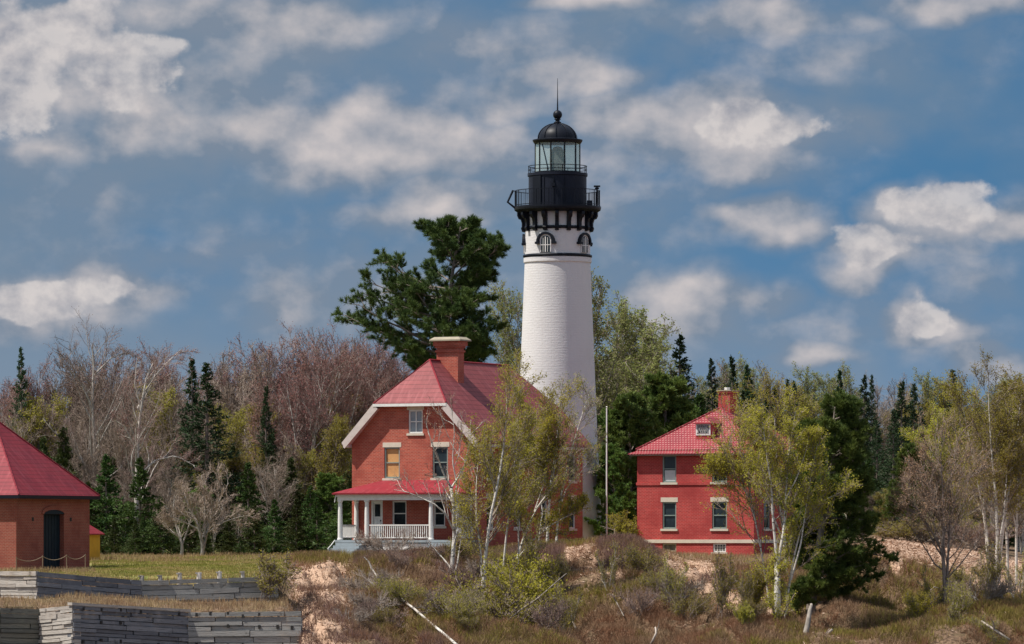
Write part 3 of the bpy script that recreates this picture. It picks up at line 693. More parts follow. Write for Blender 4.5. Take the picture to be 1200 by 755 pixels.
    MB().lathe([(r(20), z(168.6)), (r(27.5), z(168.4)), (r(29.3), z(165.4)), (r(29.3), z(164.2)), (r(24), z(163.2)), (r(20), z(163))], 40).build('dome_cornice', M['black'], H, False)
    dm = [(r(23.2) * math.cos(t), z(163.4) + r(18.5) * math.sin(t)) for t in [i * math.pi / 2 / 9 for i in range(9)]] + [(r(3.6), z(144.6))]
    d = MB().lathe(dm, 40).build('dome', M['black'], H, True)
    rb = MB()
    for k in range(10):
        t = 2 * math.pi * (k + .35) / 10; rb.tube([((q + .015) * math.cos(t), (q + .015) * math.sin(t), w_ + .01) for q, w_ in dm], .035, 5)
    rb.build('dome_rib', M['black'], d)
    bp = [(r(3.6), z(144.8)), (r(4.6), z(143.5)), (r(2.6), z(142.6)), (r(2.6), z(140.6)), (r(4), z(140.2)), (r(4), z(139.4)), (r(2), z(139))]
    bp += [(max(.01, r(5.4) * math.sin(t)), z(134.6) - r(5.4) * math.cos(t)) for t in [math.pi * (i + 1) / 12 for i in range(11)]]
    MB().lathe(bp, 24).build('ventilator_ball', M['black'], H, True)
    MB().tube([(0, 0, z(130)), (0, 0, z(112)), (0, 0, z(92))], [.05, .025, .012], 6).build('lightning_rod', M['black'], H)
    # gallery fittings
    x0, yy = -r(50), -.4
    MB().tube([(x0 + .05, yy, z(243)), (x0 + .05, yy, z(225)), (x0 - .12, yy, z(224)), (x0 - r(8.5), yy, z(237.5)), (x0 + .02, yy, z(244.5))], .07, 8).build('davit', M['black'], H)
    x1 = r(46)
    MB().tube([(x1, -.6, z(243)), (x1, -.6, z(220))], .055, 8).box(x1 - .2, x1 + .2, -.8, -.4, z(220), z(218.5)).box(x1 - .13, x1 + .13, -.73, -.47, z(222.5), z(220.8)).build('instrument_post', M['black'], H)
    x2 = r(40); MB().box(x2 - .32, x2 + .02, -1.2, -.9, z(242.3), z(236.5)).build('equipment_box', M['black_wall'], H)
    # arched windows under the brackets
    for deg in (-21.5, 54, 126, 198, -94):
        a = R(-90 + deg); RR = r(38.3)
        w = empty('arched_window', (RR * math.cos(a), RR * math.sin(a), z(297.5)), a + R(90)); w.parent = H
        def arch(r_, h_, n=12): return [(-r_, 0), (r_, 0)] + [(r_ * math.cos(math.pi * i / n), h_ + r_ * math.sin(math.pi * i / n)) for i in range(n + 1)]
        MB().prism(arch(.36, .75), -.05, .10).build('window_surround', M['tower_white'], w, fixn=True)
        MB().prism(arch(.29, .72), -.062, -.052).build('pane', M['glass'], w, fixn=True)
        f = MB().box(-.03, .03, -.09, -.063, 0, .98).box(-.165, -.135, -.085, -.063, 0, .9).box(.135, .165, -.085, -.063, 0, .9).box(-.29, .29, -.08, -.063, .42, .46); f.build('sash', M['white'], w)
        n = 14; ro, ri, hh = .60, .46, .62; hd = MB()
        po = [(ro * math.cos(math.pi * i / n), hh + .02 + ro * math.sin(math.pi * i / n)) for i in range(n + 1)]; pi_ = [(ri * math.cos(math.pi * i / n), hh + .02 + ri * math.sin(math.pi * i / n)) for i in range(n + 1)]
        for i in range(n): hd.prism([po[i], po[i + 1], pi_[i + 1], pi_[i]], -.14, .12)
        hd.box(ri - .04, ro + .07, -.17, .12, hh - .12, hh + .02).box(-ro - .07, -ri + .04, -.17, .12, hh - .12, hh + .02)
        hd.build('arched_hood', M['black'], w, fixn=True)
lighthouse()

# ------------------------------------------------------------------ red house on the right
def hip_planes(x0, x1, y0, y1, ze, zr, inset):
    cx = (x0 + x1) / 2; a, b = y0 + inset, y1 - inset
    return [[(x0, y0, ze), (x1, y0, ze), (cx, a, zr)], [(x1, y0, ze), (x1, y1, ze), (cx, b, zr), (cx, a, zr)],
            [(x1, y1, ze), (x0, y1, ze), (cx, b, zr)], [(x0, y1, ze), (x0, y0, ze), (cx, a, zr), (cx, b, zr)]], cx, a, b
def red_house():
    Wd, L = 7.52, 9.0; o = W(883.5, 632, 285.0)
    H = empty('red_house', (o.x, o.y, 0), -AL, 'square two storey crimson brick house with dotted red hip roof and small dormer', 'house')
    fh = [(-5.88, -4.98, 3.62, 5.22), (-2.68, -1.72, 3.62, 5.22), (-5.88, -4.98, .88, 2.46), (-2.68, -1.72, .88, 2.46), (-5.88, -4.98, -.48, .02), (-2.62, -1.78, -.50, .02)]
    mb = MB(); opening_wall(mb, -Wd, 0, -1.6, 5.36, fh)
    sh = [(y, y + .95, z, z + 1.58) for y in (1.5, 6.4) for z in (.88, 3.62)]
    opening_wall(mb, 0, L, -1.6, 5.36, sh, at='side')
    mb.poly([(-Wd, 0, -1.6), (-Wd, 0, 5.36), (-Wd, L, 5.36), (-Wd, L, -1.6)]); mb.poly([(0, L, -1.6), (-Wd, L, -1.6), (-Wd, L, 5.36), (0, L, 5.36)])
    mb.build('brick_wall', M['brick_red'], H)
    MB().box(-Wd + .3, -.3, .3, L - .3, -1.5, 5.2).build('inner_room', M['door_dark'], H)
    # belt course, broken at the upper sills, and stone water table
    b = MB()
    for a, c in ((-Wd - .05, -6.0), (-4.86, -2.8), (-1.6, .05)): b.box(a, c, -.05, .0, 3.46, 3.62)
    b.box(.001, .05, .0, L, 3.46, 3.62); b.build('belt_course', M['brick_red'], H)
    MB().box(-Wd - .06, .06, -.06, -.001, .04, .24).box(.001, .06, .0, L + .05, .04, .24).build('water_table', M['cream'], H)
    for i, w in enumerate(fh):
        if i < 2: add_window(H, 'front', 0, *w, 'green_frame', lintel=.12, curtain=(i == 0))
        elif i < 4: add_window(H, 'front', 0, *w, 'green_frame', lintel=.27)
        elif i == 4: add_window(H, 'front', 0, *w, 'stone', lintel=0, sill=0, label='low basement window filled with grey boards', pane='stump_grey')
        else: add_window(H, 'front', 0, *w, 'white', lintel=0, sill=.1, grid=True)
    for w in sh: add_window(H, 'side', 0, *w, 'green_frame')
    OV = .42; ze, zm, zr = 5.32, 5.56, 8.10; k = .42
    # bell-cast roof: shallow skirt and steeper upper slope
    x0, x1, y0, y1 = -Wd - OV, OV, -OV, L + OV
    I = .36; pl, cx, a, b_ = hip_planes(x0 + I, x1 - I, y0 + I, y1 - I, zm, zr, Wd / 2 + OV - I)
    rb = MB(); roof_planes(rb, pl, .1)
    rf = rb.build('roof', M['roof_dots'], H)
    sk = MB(); q0 = [(x0, y0), (x1, y0), (x1, y1), (x0, y1)]; J = I + .03; q1 = [(x0 + J, y0 + J), (x1 - J, y0 + J), (x1 - J, y1 - J), (x0 + J, y1 - J)]
    roof_planes(sk, [[(*q0[i], ze), (*q0[(i + 1) % 4], ze), (*q1[(i + 1) % 4], zm - .07), (*q1[i], zm - .07)] for i in range(4)], .05)
    sk.build('roof_skirt', M['roof_dots'], rf)
    MB().tube([(x0 + I, y0 + I, zm + .03), (cx, a, zr + .03), (cx, b_, zr + .03)], .05, 6).tube([(x1 - I, y0 + I, zm + .03), (cx, a, zr + .03)], .05, 6).tube([(x1 - I, y1 - I, zm + .03), (cx, b_, zr + .03)], .05, 6).build('ridge_cap', M['roof_dots'], rf)
    MB().box(x0 + .06, x1 - .06, y0 + .08, -.003, ze - .12, ze - .08).box(.003, x1 - .06, -.002, L, ze - .12, ze - .08).build('soffit', M['door_tan'], H)
    ch = MB().box(-4.06, -3.3, 4.1, 5.25, 7.2, 9.0).box(-4.12, -3.24, 4.04, 5.31, 9.0, 9.1).build('chimney', M['brick_red'], H)
    MB().box(-4.15, -3.21, 4.01, 5.34, 9.1, 9.17).build('chimney_cap', M['stone'], ch); MB().tube([(-3.7, 4.6, 9.15), (-3.7, 4.6, 9.34)], .17, 10).build('flue_cover', M['white'], ch)
    # dormer
    dx, w2, zf, zt = -3.6, .47, 6.42, 7.12; yf = .82
    dm = MB().prism([(dx - w2, zf - .25), (dx + w2, zf - .25), (dx + w2, zt), (dx - w2, zt)], yf + .0, yf + 2.2).build('dormer', M['brick_red'], H, fixn=True)
    MB().box(dx - w2, dx + w2, yf - .03, yf - .002, zf - .02, zt).build('window_frame', M['white'], dm)
    MB().box(dx - w2 + .11, dx + w2 - .11, yf - .04, yf - .031, zf + .1, zt - .1).build('pane', M['glass'], dm)
    s = MB()
    for i in range(5):
        for sg in (-1, 1):
            xa = dx + sg * (-.33 + i * .132 - .10); xb = xa + sg * .2
            xa, xb = [min(max(v, dx - w2 + .11), dx + w2 - .11) for v in (xa, xb)]
            s.tube([(xa, yf - .05, zf + .1), (xb, yf - .05, zt - .1)], .011, 4)
    s.build('sash', M['white'], dm)
    e = .12; rr = MB(); roof_planes(rr, [[(dx - w2 - e, yf - .15, zt), (dx + w2 + e, yf - .15, zt), (dx, yf + .45, zt + .38)],
        [(dx + w2 + e, yf - .15, zt), (dx + w2 + e, yf + 2.0, zt), (dx, yf + 2.2, zt + .38), (dx, yf + .45, zt + .38)],
        [(dx - w2 - e, yf - .15, zt), (dx - w2 - e, yf + 2.0, zt), (dx, yf + 2.2, zt + .38), (dx, yf + .45, zt + .38)]], .05)
    rr.build('dormer_roof', M['roof_dots'], dm)
    MB().box(-Wd - .35, -Wd - .003, 2.0, 3.2, 2.2, 2.5).build('side_hood', M['stone'], H)
red_house()

# ------------------------------------------------------------------ fog signal building at the left edge
def fog_building():
    Wd, L = 7.65, 7.65; o = W(19, 632, 262.0); zb = -1.5
    H = empty('fog_signal_building', (o.x, o.y, zb), -AL, 'dark brick building with crimson hip roof cut by the left edge of the photo', 'building')
    zt = 4.05; d0, d1, dt = 2.8, 4.93, 3.35
    mb = MB(); mb.poly([(-Wd, 0, -.6), (0, 0, -.6), (0, 0, zt), (-Wd, 0, zt)])
    opening_wall(mb, 0, L, -.6, zt, [(d0, d1, 0.02, dt - .22)], .35, 'side')
    mb.poly([(-Wd, 0, -.6), (-Wd, 0, zt), (-Wd, L, zt), (-Wd, L, -.6)]); mb.poly([(0, L, -.6), (-Wd, L, -.6), (-Wd, L, zt), (0, L, zt)])
    mb.build('brick_wall', M['brick_dull'], H)
    ar = MB(); n = 10; c = (d0 + d1) / 2; h = (d1 - d0) / 2
    pts = [(c + h * math.cos(math.pi * i / n), dt - .22 + .24 * math.sin(math.pi * i / n)) for i in range(n + 1)]
    ar.prism(pts, .002, .03, axis='x').build('door_arch', M['door_dark'], H, fixn=True)
    pts2 = [(c + (h + .22) * math.cos(math.pi * i / n), dt - .2 + .46 * math.sin(math.pi * i / n)) for i in range(n + 1)] 
    a2 = MB()
    for i in range(n): a2.prism([pts2[i], pts2[i + 1], pts[i + 1], pts[i]], .003, .05, axis='x')
    a2.build('brick_arch', M['brick_dull'], H, fixn=True)
    dr = MB().box(-.34, -.28, d0, d1, 0, dt - .2)
    for i in range(8): dr.box(-.28, -.25, d0 + .05 + i * .3, d0 + .31 + i * .3, .05, dt - .25)
    dr.build('door', M['door_dark'], H)
    v = MB()
    for y in (1.6, 5.55): v.box(.002, .03, y, y + .16, 2.75, 2.95)
    v.box(-1.3, -1.14, -.03, -.002, 2.75, 2.95); v.build('wall_vent', M['iron'], H)
    OV = .42; pl, cx, a, b = hip_planes(-Wd - OV, OV, -OV, L + OV, zt + .10, zt + 4.35, Wd / 2 + OV - .01)
    rb = MB(); roof_planes(rb, pl, .08); rf = rb.build('roof', M['roof_crimson'], H)
    MB().tube([(OV, -OV, zt + .12), (cx, a, zt + 4.37)], .05, 6).tube([(OV, L + OV, zt + .12), (cx, b, zt + 4.37), (cx, a, zt + 4.37)], .05, 6).build('ridge_cap', M['roof_crimson'], rf)
    e = MB(); x0, x1, y0, y1 = -Wd - OV, OV, -OV, L + OV
    e.box(x0, x1 - .0, y0 - .03, y0 - .003, zt - .10, zt + .085).box(x1 + .003, x1 + .03, y0 - .03, y1, zt - .10, zt + .085)
    e.box(x0 + .05, x1, y0, -.003, zt - .04, zt + .01).box(.003, x1, .0, y1, zt - .04, zt + .01); e.build('eave_board', M['black'], H)
    # rope barrier before the wall, on little posts
    Rb = empty('rope_barrier', (W(18, 632, 259).x, 259, float(tz(W(18, 632, 259).x, 259))), 0, 'sagging rope barrier on low posts before the dark brick building', 'rope barrier')
    pxs = [19, 50, 78, 100]; P = []
    for px in pxs:
        x = W(px, 632, 259 + (px - 19) * .05).x; y = 259 + (px - 19) * .05; z = float(tz(x, y)); P.append(Vector((x, y, z)) - Rb.location)
        MB().tube([P[-1] - Vector((0, 0, .2)), P[-1] + Vector((0, 0, .85))], .022, 6).build('post', M['rope'], Rb)
    rp = MB()
    for p, q in zip(P, P[1:]):
        rp.tube([p.lerp(q, t) + Vector((0, 0, .80 - .22 * 4 * t * (1 - t))) for t in [i / 8 for i in range(9)]], .018, 5)
    rp.build('rope', M['rope'], Rb)
fog_building()
def outhouse():
    Y = 279; x = W(102.5, 632, Y).x; z = float(tz(x, Y))
    H = empty('outhouse', (x, Y, z), -AL, 'tiny yellow outhouse with red roof half hidden behind the dark brick building', 'outhouse')
    MB().box(-1.5, 0, 0, 1.4, -.3, 1.62).build('wall', M['yellow'], H)
    rb = MB(); pl, cx, a, b = hip_planes(-1.7, .2, -.2, 1.6, 1.58, 2.35, .9); roof_planes(rb, pl, .06); rb.build('roof', M['roof_porch'], H)
    MB().box(-.12, .015, -.015, -.001, -.2, 1.55).box(.001, .015, 0, .12, -.2, 1.55).build('corner_board', M['yellow'], H)
    MB().box(-1.05, -.45, -.04, -.002, .05, 1.5).build('door', M['yellow'], H)
outhouse()

# ------------------------------------------------------------------ timber walls
def timber_wall(a, b, depth_rows, mat, label, bolts=0, beam=False, seed=0, rowh=.24, posts=()):
    rng = random.Random(seed); A = W(a[0], a[2], a[1]); B = W(b[0], b[2], b[1])
    d = Vector((B.x - A.x, B.y - A.y, 0)); Ln = d.length; d.normalize(); n = Vector((d.y, -d.x, 0))       # n faces the lake
    H = empty('timber_wall', (A.x, A.y, A.z - depth_rows), math.atan2(d.y, d.x), label, 'retaining wall')
    dz = B.z - A.z; mb = MB(); z = depth_rows; row = 0
    mb.box(0.02, Ln - .02, .12, .5, -.5, depth_rows - .3 + min(0, dz))
    while z > 0:
        h = rowh * rng.uniform(.8, 1.2); x = 0
        while x < Ln - .01:
            w = min(rng.uniform(1.2, 3.2), Ln - x)
            if Ln - x - w < .5: w = Ln - x
            j = rng.uniform(-.07, .07); t0, t1 = dz * x / Ln, dz * (x + w) / Ln; g = rng.uniform(.01, .035)
            tilt = rng.uniform(-.03, .03); k = len(mb.v); e = rng.uniform(0, .05)
            for zz in (z - h + g, z - g * .3):
                for (xx, yy) in ((x + g, -.03 + j), (x + w - g + (e if x + w >= Ln - .01 else 0), -.03 + j), (x + w - g, .16), (x + g, .16)):
                    mb.v.append((xx, yy, zz + (t0 if xx < x + w / 2 else t1 + tilt)))
            for q in ((0, 3, 2, 1), (4, 5, 6, 7), (0, 1, 5, 4), (1, 2, 6, 5), (2, 3, 7, 6), (3, 0, 4, 7)): mb.f.append(tuple(k + i for i in q))
            x += w
        z -= h; row += 1
    mb.build('planks', M[mat], H)
    if beam:
        q = MB(); k = 0; q.v += [(x, y, z_ + depth_rows + (dz if x > 1 else 0)) for z_ in (.004, .14) for (x, y) in ((-.1, -.12), (Ln + .1, -.12), (Ln + .1, .3), (-.1, .3))]
        for f in ((0, 3, 2, 1), (4, 5, 6, 7), (0, 1, 5, 4), (1, 2, 6, 5), (2, 3, 7, 6), (3, 0, 4, 7)): q.f.append(f)
        q.build('top_beam', M['planks_pale'], H)
    if bolts:
        q = MB()
        for i in range(bolts):
            x = (i + .5 + rng.uniform(-.1, .1)) * Ln / bolts
            for lv in (.12, .75, 1.7):
                if rng.random() < .75: zz = depth_rows - lv + dz * x / Ln + rng.uniform(-.08, .08); q.box(x - .06, x + .06, -.09, .1, zz - .1, zz + rng.uniform(.04, .1))
        q.build('bolts', M['iron'], H)
    for x, h in posts:
        p = MB(); r0 = rng.uniform(.10, .15); zz = depth_rows + dz * x / Ln; k = 7
        p.tube([(x, .3, zz - .7), (x + .02, .3, zz + h * .6), (x + rng.uniform(-.06, .06), .3, zz + h)], [r0, r0 * .95, r0 * .8], k)
        p.box(x - r0 * 1.3, x + r0 * 1.1, .2, .4, zz + h * .75, zz + h * .98); p.build('post', M['log'], H)
    return H
u, l = UPW, LOW
timber_wall(u[0], u[1], 2.6, 'planks_pale', 'weathered grey timber wall running out of the photo at the left edge, upper tier', seed=1, rowh=.22)
timber_wall(u[1], u[2], 2.6, 'planks_pale', 'pale sunlit stacked timber wall below the brick building, upper tier', seed=2, rowh=.2)
timber_wall(u[2], u[3], 2.6, 'planks_grey', 'dark blue grey board wall sloping down from the pale timbers, upper tier', seed=3, rowh=.3)
timber_wall(u[3], u[4], 2.6, 'planks_mid', 'grey plank wall with a row of cut posts along its top, upper tier', seed=4, rowh=.27, posts=[(.0, .26), (.95, .25), (1.95, .34), (2.95, .33), (4.0, .34), (5.2, .32)])
timber_wall(l[0], l[1], 5.6, 'planks_green', 'greenish timber wall leaving the photo at the left edge, lower tier', seed=5)
timber_wall(l[1], l[2], 5.6, 'planks_green', 'shaded greenish timber wall at the bottom left corner, lower tier', seed=6)
timber_wall(l[2], l[3], 5.6, 'planks_pale', 'narrow pale sunlit stack of timbers standing forward, lower tier', seed=7, rowh=.2)
timber_wall(l[3], l[4], 5.6, 'planks_grey', 'dark grey plank wall under a long pale top beam, lower tier', beam=True, bolts=6, seed=8)
timber_wall(l[4], l[5], 5.6, 'planks_mid', 'grey green plank wall with rows of dark bolt holes, lower tier', bolts=7, seed=9, rowh=.26)
M['pole_white'] = paint('pole_white', (.8, .79, .76), .5, .03)
def small_poles():
    b = W(711, 638, 293); z = float(tz(b.x, 293))
    p = empty('white_pole', (b.x, 293, z), 0, 'slender white pole standing just right of the lighthouse', 'pole')
    MB().tube([(0, 0, -.3), (0, 0, ZP(478, 293) - z)], [.055, .038], 8).build('pole', M['pole_white'], p)
    MB().lathe([(.0, ZP(478, 293) - z + .1), (.06, ZP(478, 293) - z + .05), (.0, ZP(478, 293) - z)], 8).build('finial', M['white'], p)
small_poles()

# ------------------------------------------------------------------ plants: vectorised growth
UPV = np.array([0, 0, 1.0])
def norm(a): return a / np.maximum(np.linalg.norm(a, axis=-1, keepdims=True), 1e-9)
def grow(rng, p, d, ln, P=5, jit=.12, trop=.0, side=None):
    """polylines from starts p along d; returns (N,P,3)"""
    out = [p]; d = norm(d); st = (ln / (P - 1))[:, None]
    for i in range(P - 1):
        d = norm(d + rng.normal(0, jit, d.shape) + UPV * trop + (0 if side is None else side))
        p = p + d * st; out.append(p)
    return np.stack(out, 1)
def tubes(pl, rad, k):
    """pl (N,P,3), rad (N,P) -> verts, quads"""
    N, P, _ = pl.shape
    t = np.empty_like(pl); t[:, 1:-1] = pl[:, 2:] - pl[:, :-2]; t[:, 0] = pl[:, 1] - pl[:, 0]; t[:, -1] = pl[:, -1] - pl[:, -2]; t = norm(t)
    ref = np.where(np.abs(t[..., 1:2]) < .8, np.array([0, 1.0, 0]), np.array([1.0, 0, 0]))
    a = norm(np.cross(t, ref)); b = np.cross(t, a)
    th = np.arange(k) * 2 * np.pi / k
    V = pl[:, :, None] + (a[:, :, None] * np.cos(th)[None, None, :, None] + b[:, :, None] * np.sin(th)[None, None, :, None]) * rad[:, :, None, None]
    idx = np.arange(N * P * k).reshape(N, P, k)
    i0 = idx[:, :-1]; i1 = idx[:, 1:]
    Q = np.stack([i0, np.roll(i0, -1, 2), np.roll(i1, -1, 2), i1], -1).reshape(-1, 4)
    return V.reshape(-1, 3), Q
def kids(rng, pl, ln, n, t0, t1, ang, angj=10, ratio=.5, rj=.25, taper=.5, flat=0.0):
    N, P, _ = pl.shape
    b = np.repeat(np.arange(N), n); t = t0 + (t1 - t0) * ((np.tile(np.arange(n), N) + rng.random(N * n)) / n)
    s = t * (P - 1); i = np.minimum(s.astype(int), P - 2); f = (s - i)[:, None]
    p = pl[b, i] * (1 - f) + pl[b, i + 1] * f; tan = norm(pl[b, i + 1] - pl[b, i])
    rv = norm(rng.normal(0, 1, p.shape)); rv[:, 2] *= (1 - flat); perp = norm(np.cross(np.cross(tan, rv), tan))
    a = np.radians(ang + rng.normal(0, angj, N * n))[:, None]
    d = tan * np.cos(a) + perp * np.sin(a)
    L = ln[b] * ratio * (1 - taper * t) * (1 + rng.uniform(-rj, rj, N * n))
    return p, norm(d), L, b, t
def rad_at(r0, r1, P): return r0[:, None] * (1 - np.linspace(0, 1, P)[None]) + r1[:, None] * np.linspace(0, 1, P)[None]
def leaves(rng, pts, size, n=1, spread=.1, elong=1.0, flat=0.0):
    c = np.repeat(pts, n, 0) + rng.normal(0, spread, (len(pts) * n, 3))
    a = norm(rng.normal(0, 1, c.shape)); a[:, 2] *= (1 - flat); a = norm(a); b = norm(np.cross(a, rng.normal(0, 1, c.shape) + (UPV * 3 * flat)))
    s = (size * rng.uniform(.6, 1.4, len(c)))[:, None]
    V = np.stack([c - a * s * elong, c + b * s * .5, c + a * s * elong, c - b * s * .5], 1)
    return V.reshape(-1, 3), np.arange(len(c) * 4).reshape(-1, 4)
def needles(rng, pts, dirs, L, w, n, up=.5, cone=.9):
    """n thin blades fanning out of every point"""
    c = np.repeat(pts, n, 0); d = np.repeat(dirs, n, 0)
    d = norm(d + rng.normal(0, cone, d.shape) + UPV * up); s = norm(np.cross(d, rng.normal(0, 1, d.shape)))
    l = ((L if np.isscalar(L) else np.repeat(L, n)) * rng.uniform(.6, 1.25, len(c)))[:, None]
    V = np.stack([c - s * w * .5, c + s * w * .5, c + d * l + s * w * .15, c + d * l - s * w * .15], 1)
    return V.reshape(-1, 3), np.arange(len(c) * 4).reshape(-1, 4)
def cat(parts):
    V = []; Q = []; o = 0
    for v, q in parts:
        if len(v): V.append(v); Q.append(q + o); o += len(v)
    return np.concatenate(V), np.concatenate(Q)
def along(pl, n, rng, t0=.2):
    N, P, _ = pl.shape; b = np.repeat(np.arange(N), n); s = (t0 + (1 - t0) * rng.random(N * n)) * (P - 1); i = np.minimum(s.astype(int), P - 2); f = (s - i)[:, None]
    return pl[b, i] * (1 - f) + pl[b, i + 1] * f, norm(pl[b, i + 1] - pl[b, i])

def branchy(name, rng, trunks, radii, mats, n1=16, n2=7, n3=6, l1=.42, ang=42, trop=.07, leaf=None, leafn=3, leafs=.07, t0=.3, twig=.011, side=None, jit=.13, r2=.45, leafspread=.12, l1cap=99, taper=.55, crown='crown', h_hero=False):
    """trunks: list of (P,3) local polylines; every tree is trunk (trunk and limbs) and crown (twigs, buds, leaves)"""
    T_, C_, LB = [], [], []
    for pl, (ra, rb) in zip(trunks, radii):
        # resample
        seg = np.linalg.norm(np.diff(pl, axis=0), axis=1); cum = np.concatenate([[0], np.cumsum(seg)]); P = 12
        s = np.linspace(0, cum[-1], P); q = np.stack([np.interp(s, cum, pl[:, i]) for i in range(3)], 1)[None]
        T_.append(tubes(q, rad_at(np.array([ra]), np.array([rb]), P), 9))
        ln = np.array([cum[-1]]); m1 = max(5, int(n1 * min(1.0, cum[-1] / 6.5))) if cum[-1] < 6.5 and h_hero else n1
        p, d, L, b, t = kids(rng, q, ln, m1, t0, .99, ang, 9, l1, .25, taper); L = np.minimum(L, l1cap)
        b1 = grow(rng, p, d, L, 7, jit, trop, side); rr = (ra + (rb - ra) * t) * .5
        (LB if len(mats) > 3 else T_).append(tubes(b1, rad_at(np.maximum(rr, .018), np.full(len(rr), .010), 7), 5))
        p, d, L2, b, t = kids(rng, b1, L, n2, .2, 1.0, 36, 12, .5, .3, .45)
        b2 = grow(rng, p, d, L2, 5, jit * 1.1, trop * .8, side)
        C_.append(tubes(b2, rad_at(np.full(len(L2), twig * 1.7), np.full(len(L2), twig * .8), 5), 3))
        p, d, L3, b, t = kids(rng, b2, L2, n3, .15, 1.0, 32, 14, r2, .3, .3)
        b3 = grow(rng, p, d, np.maximum(L3, .22), 3, jit * 1.3, trop * .8, side)
        C_.append(tubes(b3, rad_at(np.full(len(L3), twig), np.full(len(L3), twig * .5), 3), 3))
        if leaf:
            pp, dd = along(b3, leafn, rng, .1); C_.append(('leaf', leaves(rng, pp, leafs, 1, leafspread, 1.0)))
    V, Q = cat(T_ + LB); nb = sum(len(q) for _, q in T_); trunk = np_mesh('trunk', V, [Q], [mats[0]] + ([mats[3]] if LB else []), None, True)
    if LB: mi = np.zeros(len(Q), dtype=np.int32); mi[nb:] = 1; trunk.data.polygons.foreach_set('material_index', mi)
    tw = [c for c in C_ if not isinstance(c[0], str)]
    lf = [c[1] for c in C_ if isinstance(c[0], str)]
    V, Q = cat(tw + lf); nt = sum(len(q) for _, q in tw)
    cr = np_mesh(crown, V, [Q], [mats[1]] + ([mats[2]] if leaf else []))
    if leaf:
        mi = np.zeros(len(cr.data.polygons), dtype=np.int32); mi[nt:] = 1; cr.data.polygons.foreach_set('material_index', mi)
    return trunk, cr
def make_tree(name, loc, label, cat_, group, parts):
    r = empty(name, loc, 0, label, cat_, group)
    for p in parts: p.parent = r
    return r
def straight(rng, h, lean=(0, 0), wob=.02, P=8):
    z = np.linspace(-.25, h, P); w = np.cumsum(rng.normal(0, wob * h / P, (P, 2)), 0); w[0] = 0
    return np.stack([w[:, 0] + lean[0] * (np.clip(z, 0, None) / h) ** 1.5, w[:, 1] + lean[1] * (np.clip(z, 0, None) / h) ** 1.5, z], 1)

def conifer(rng, h, base_r, n=130, leaf='spruce_leaf', droop=-.10, dens=26, bl=.34, bw=.07, top=.012, sag=-.02, irr=.25, cb=.08, upn=.05, cone=.55):
    tr = straight(rng, h, wob=.008)[None]
    V, Q = tubes(tr, rad_at(np.array([.017 * h]), np.array([.015]), 8), 7); trunk = np_mesh('trunk', V, [Q], M['bark_brown'], None, True)
    t = cb + (1 - cb) * (np.arange(n) + rng.random(n)) / n; z = t * h
    prof = np.clip((1 - t), 0, 1) * (1 + .16 * np.sin(t * 55))
    L = base_r * (top + prof) * (1 + rng.uniform(-irr, irr, n)) * np.clip(.55 + (t - cb) * 5, 0, 1)
    a = rng.random(n) * 2 * np.pi; d = np.stack([np.cos(a), np.sin(a), droop + .75 * t ** 2 + rng.normal(0, .07, n)], 1)
    p = np.stack([np.interp(z, tr[0, :, 2], tr[0, :, 0]), np.interp(z, tr[0, :, 2], tr[0, :, 1]), z], 1)
    br = grow(rng, p, d, L, 5, .05, -sag)
    V1 = tubes(br, rad_at(np.full(n, .022), np.full(n, .008), 5), 3)
    # side twigs near flat, needles hanging on them
    p2, d2, L2, b, tt = kids(rng, br, L, 7, .1, 1.0, 50, 12, .38, .3, .5, flat=.8)
    b2 = grow(rng, p2, d2, np.maximum(L2, .18), 3, .08, -.03)
    q, dd = along(b2, max(2, dens // 7), rng, .05); q0, dd0 = along(br, dens // 4, rng, .2)
    q = np.concatenate([q, q0]); dd = np.concatenate([dd, dd0])
    N = needles(rng, q, dd, bl * (.30 + .8 * np.clip(1 - q[:, 2] / h, 0, 1)), bw, 2, upn, cone)
    V, Q = cat([V1, N]); cr = np_mesh('crown', V, [Q], [M['bark_brown'], M[leaf]])
    mi = np.ones(len(cr.data.polygons), dtype=np.int32); mi[:len(V1[1])] = 0; cr.data.polygons.foreach_set('material_index', mi)
    return trunk, cr

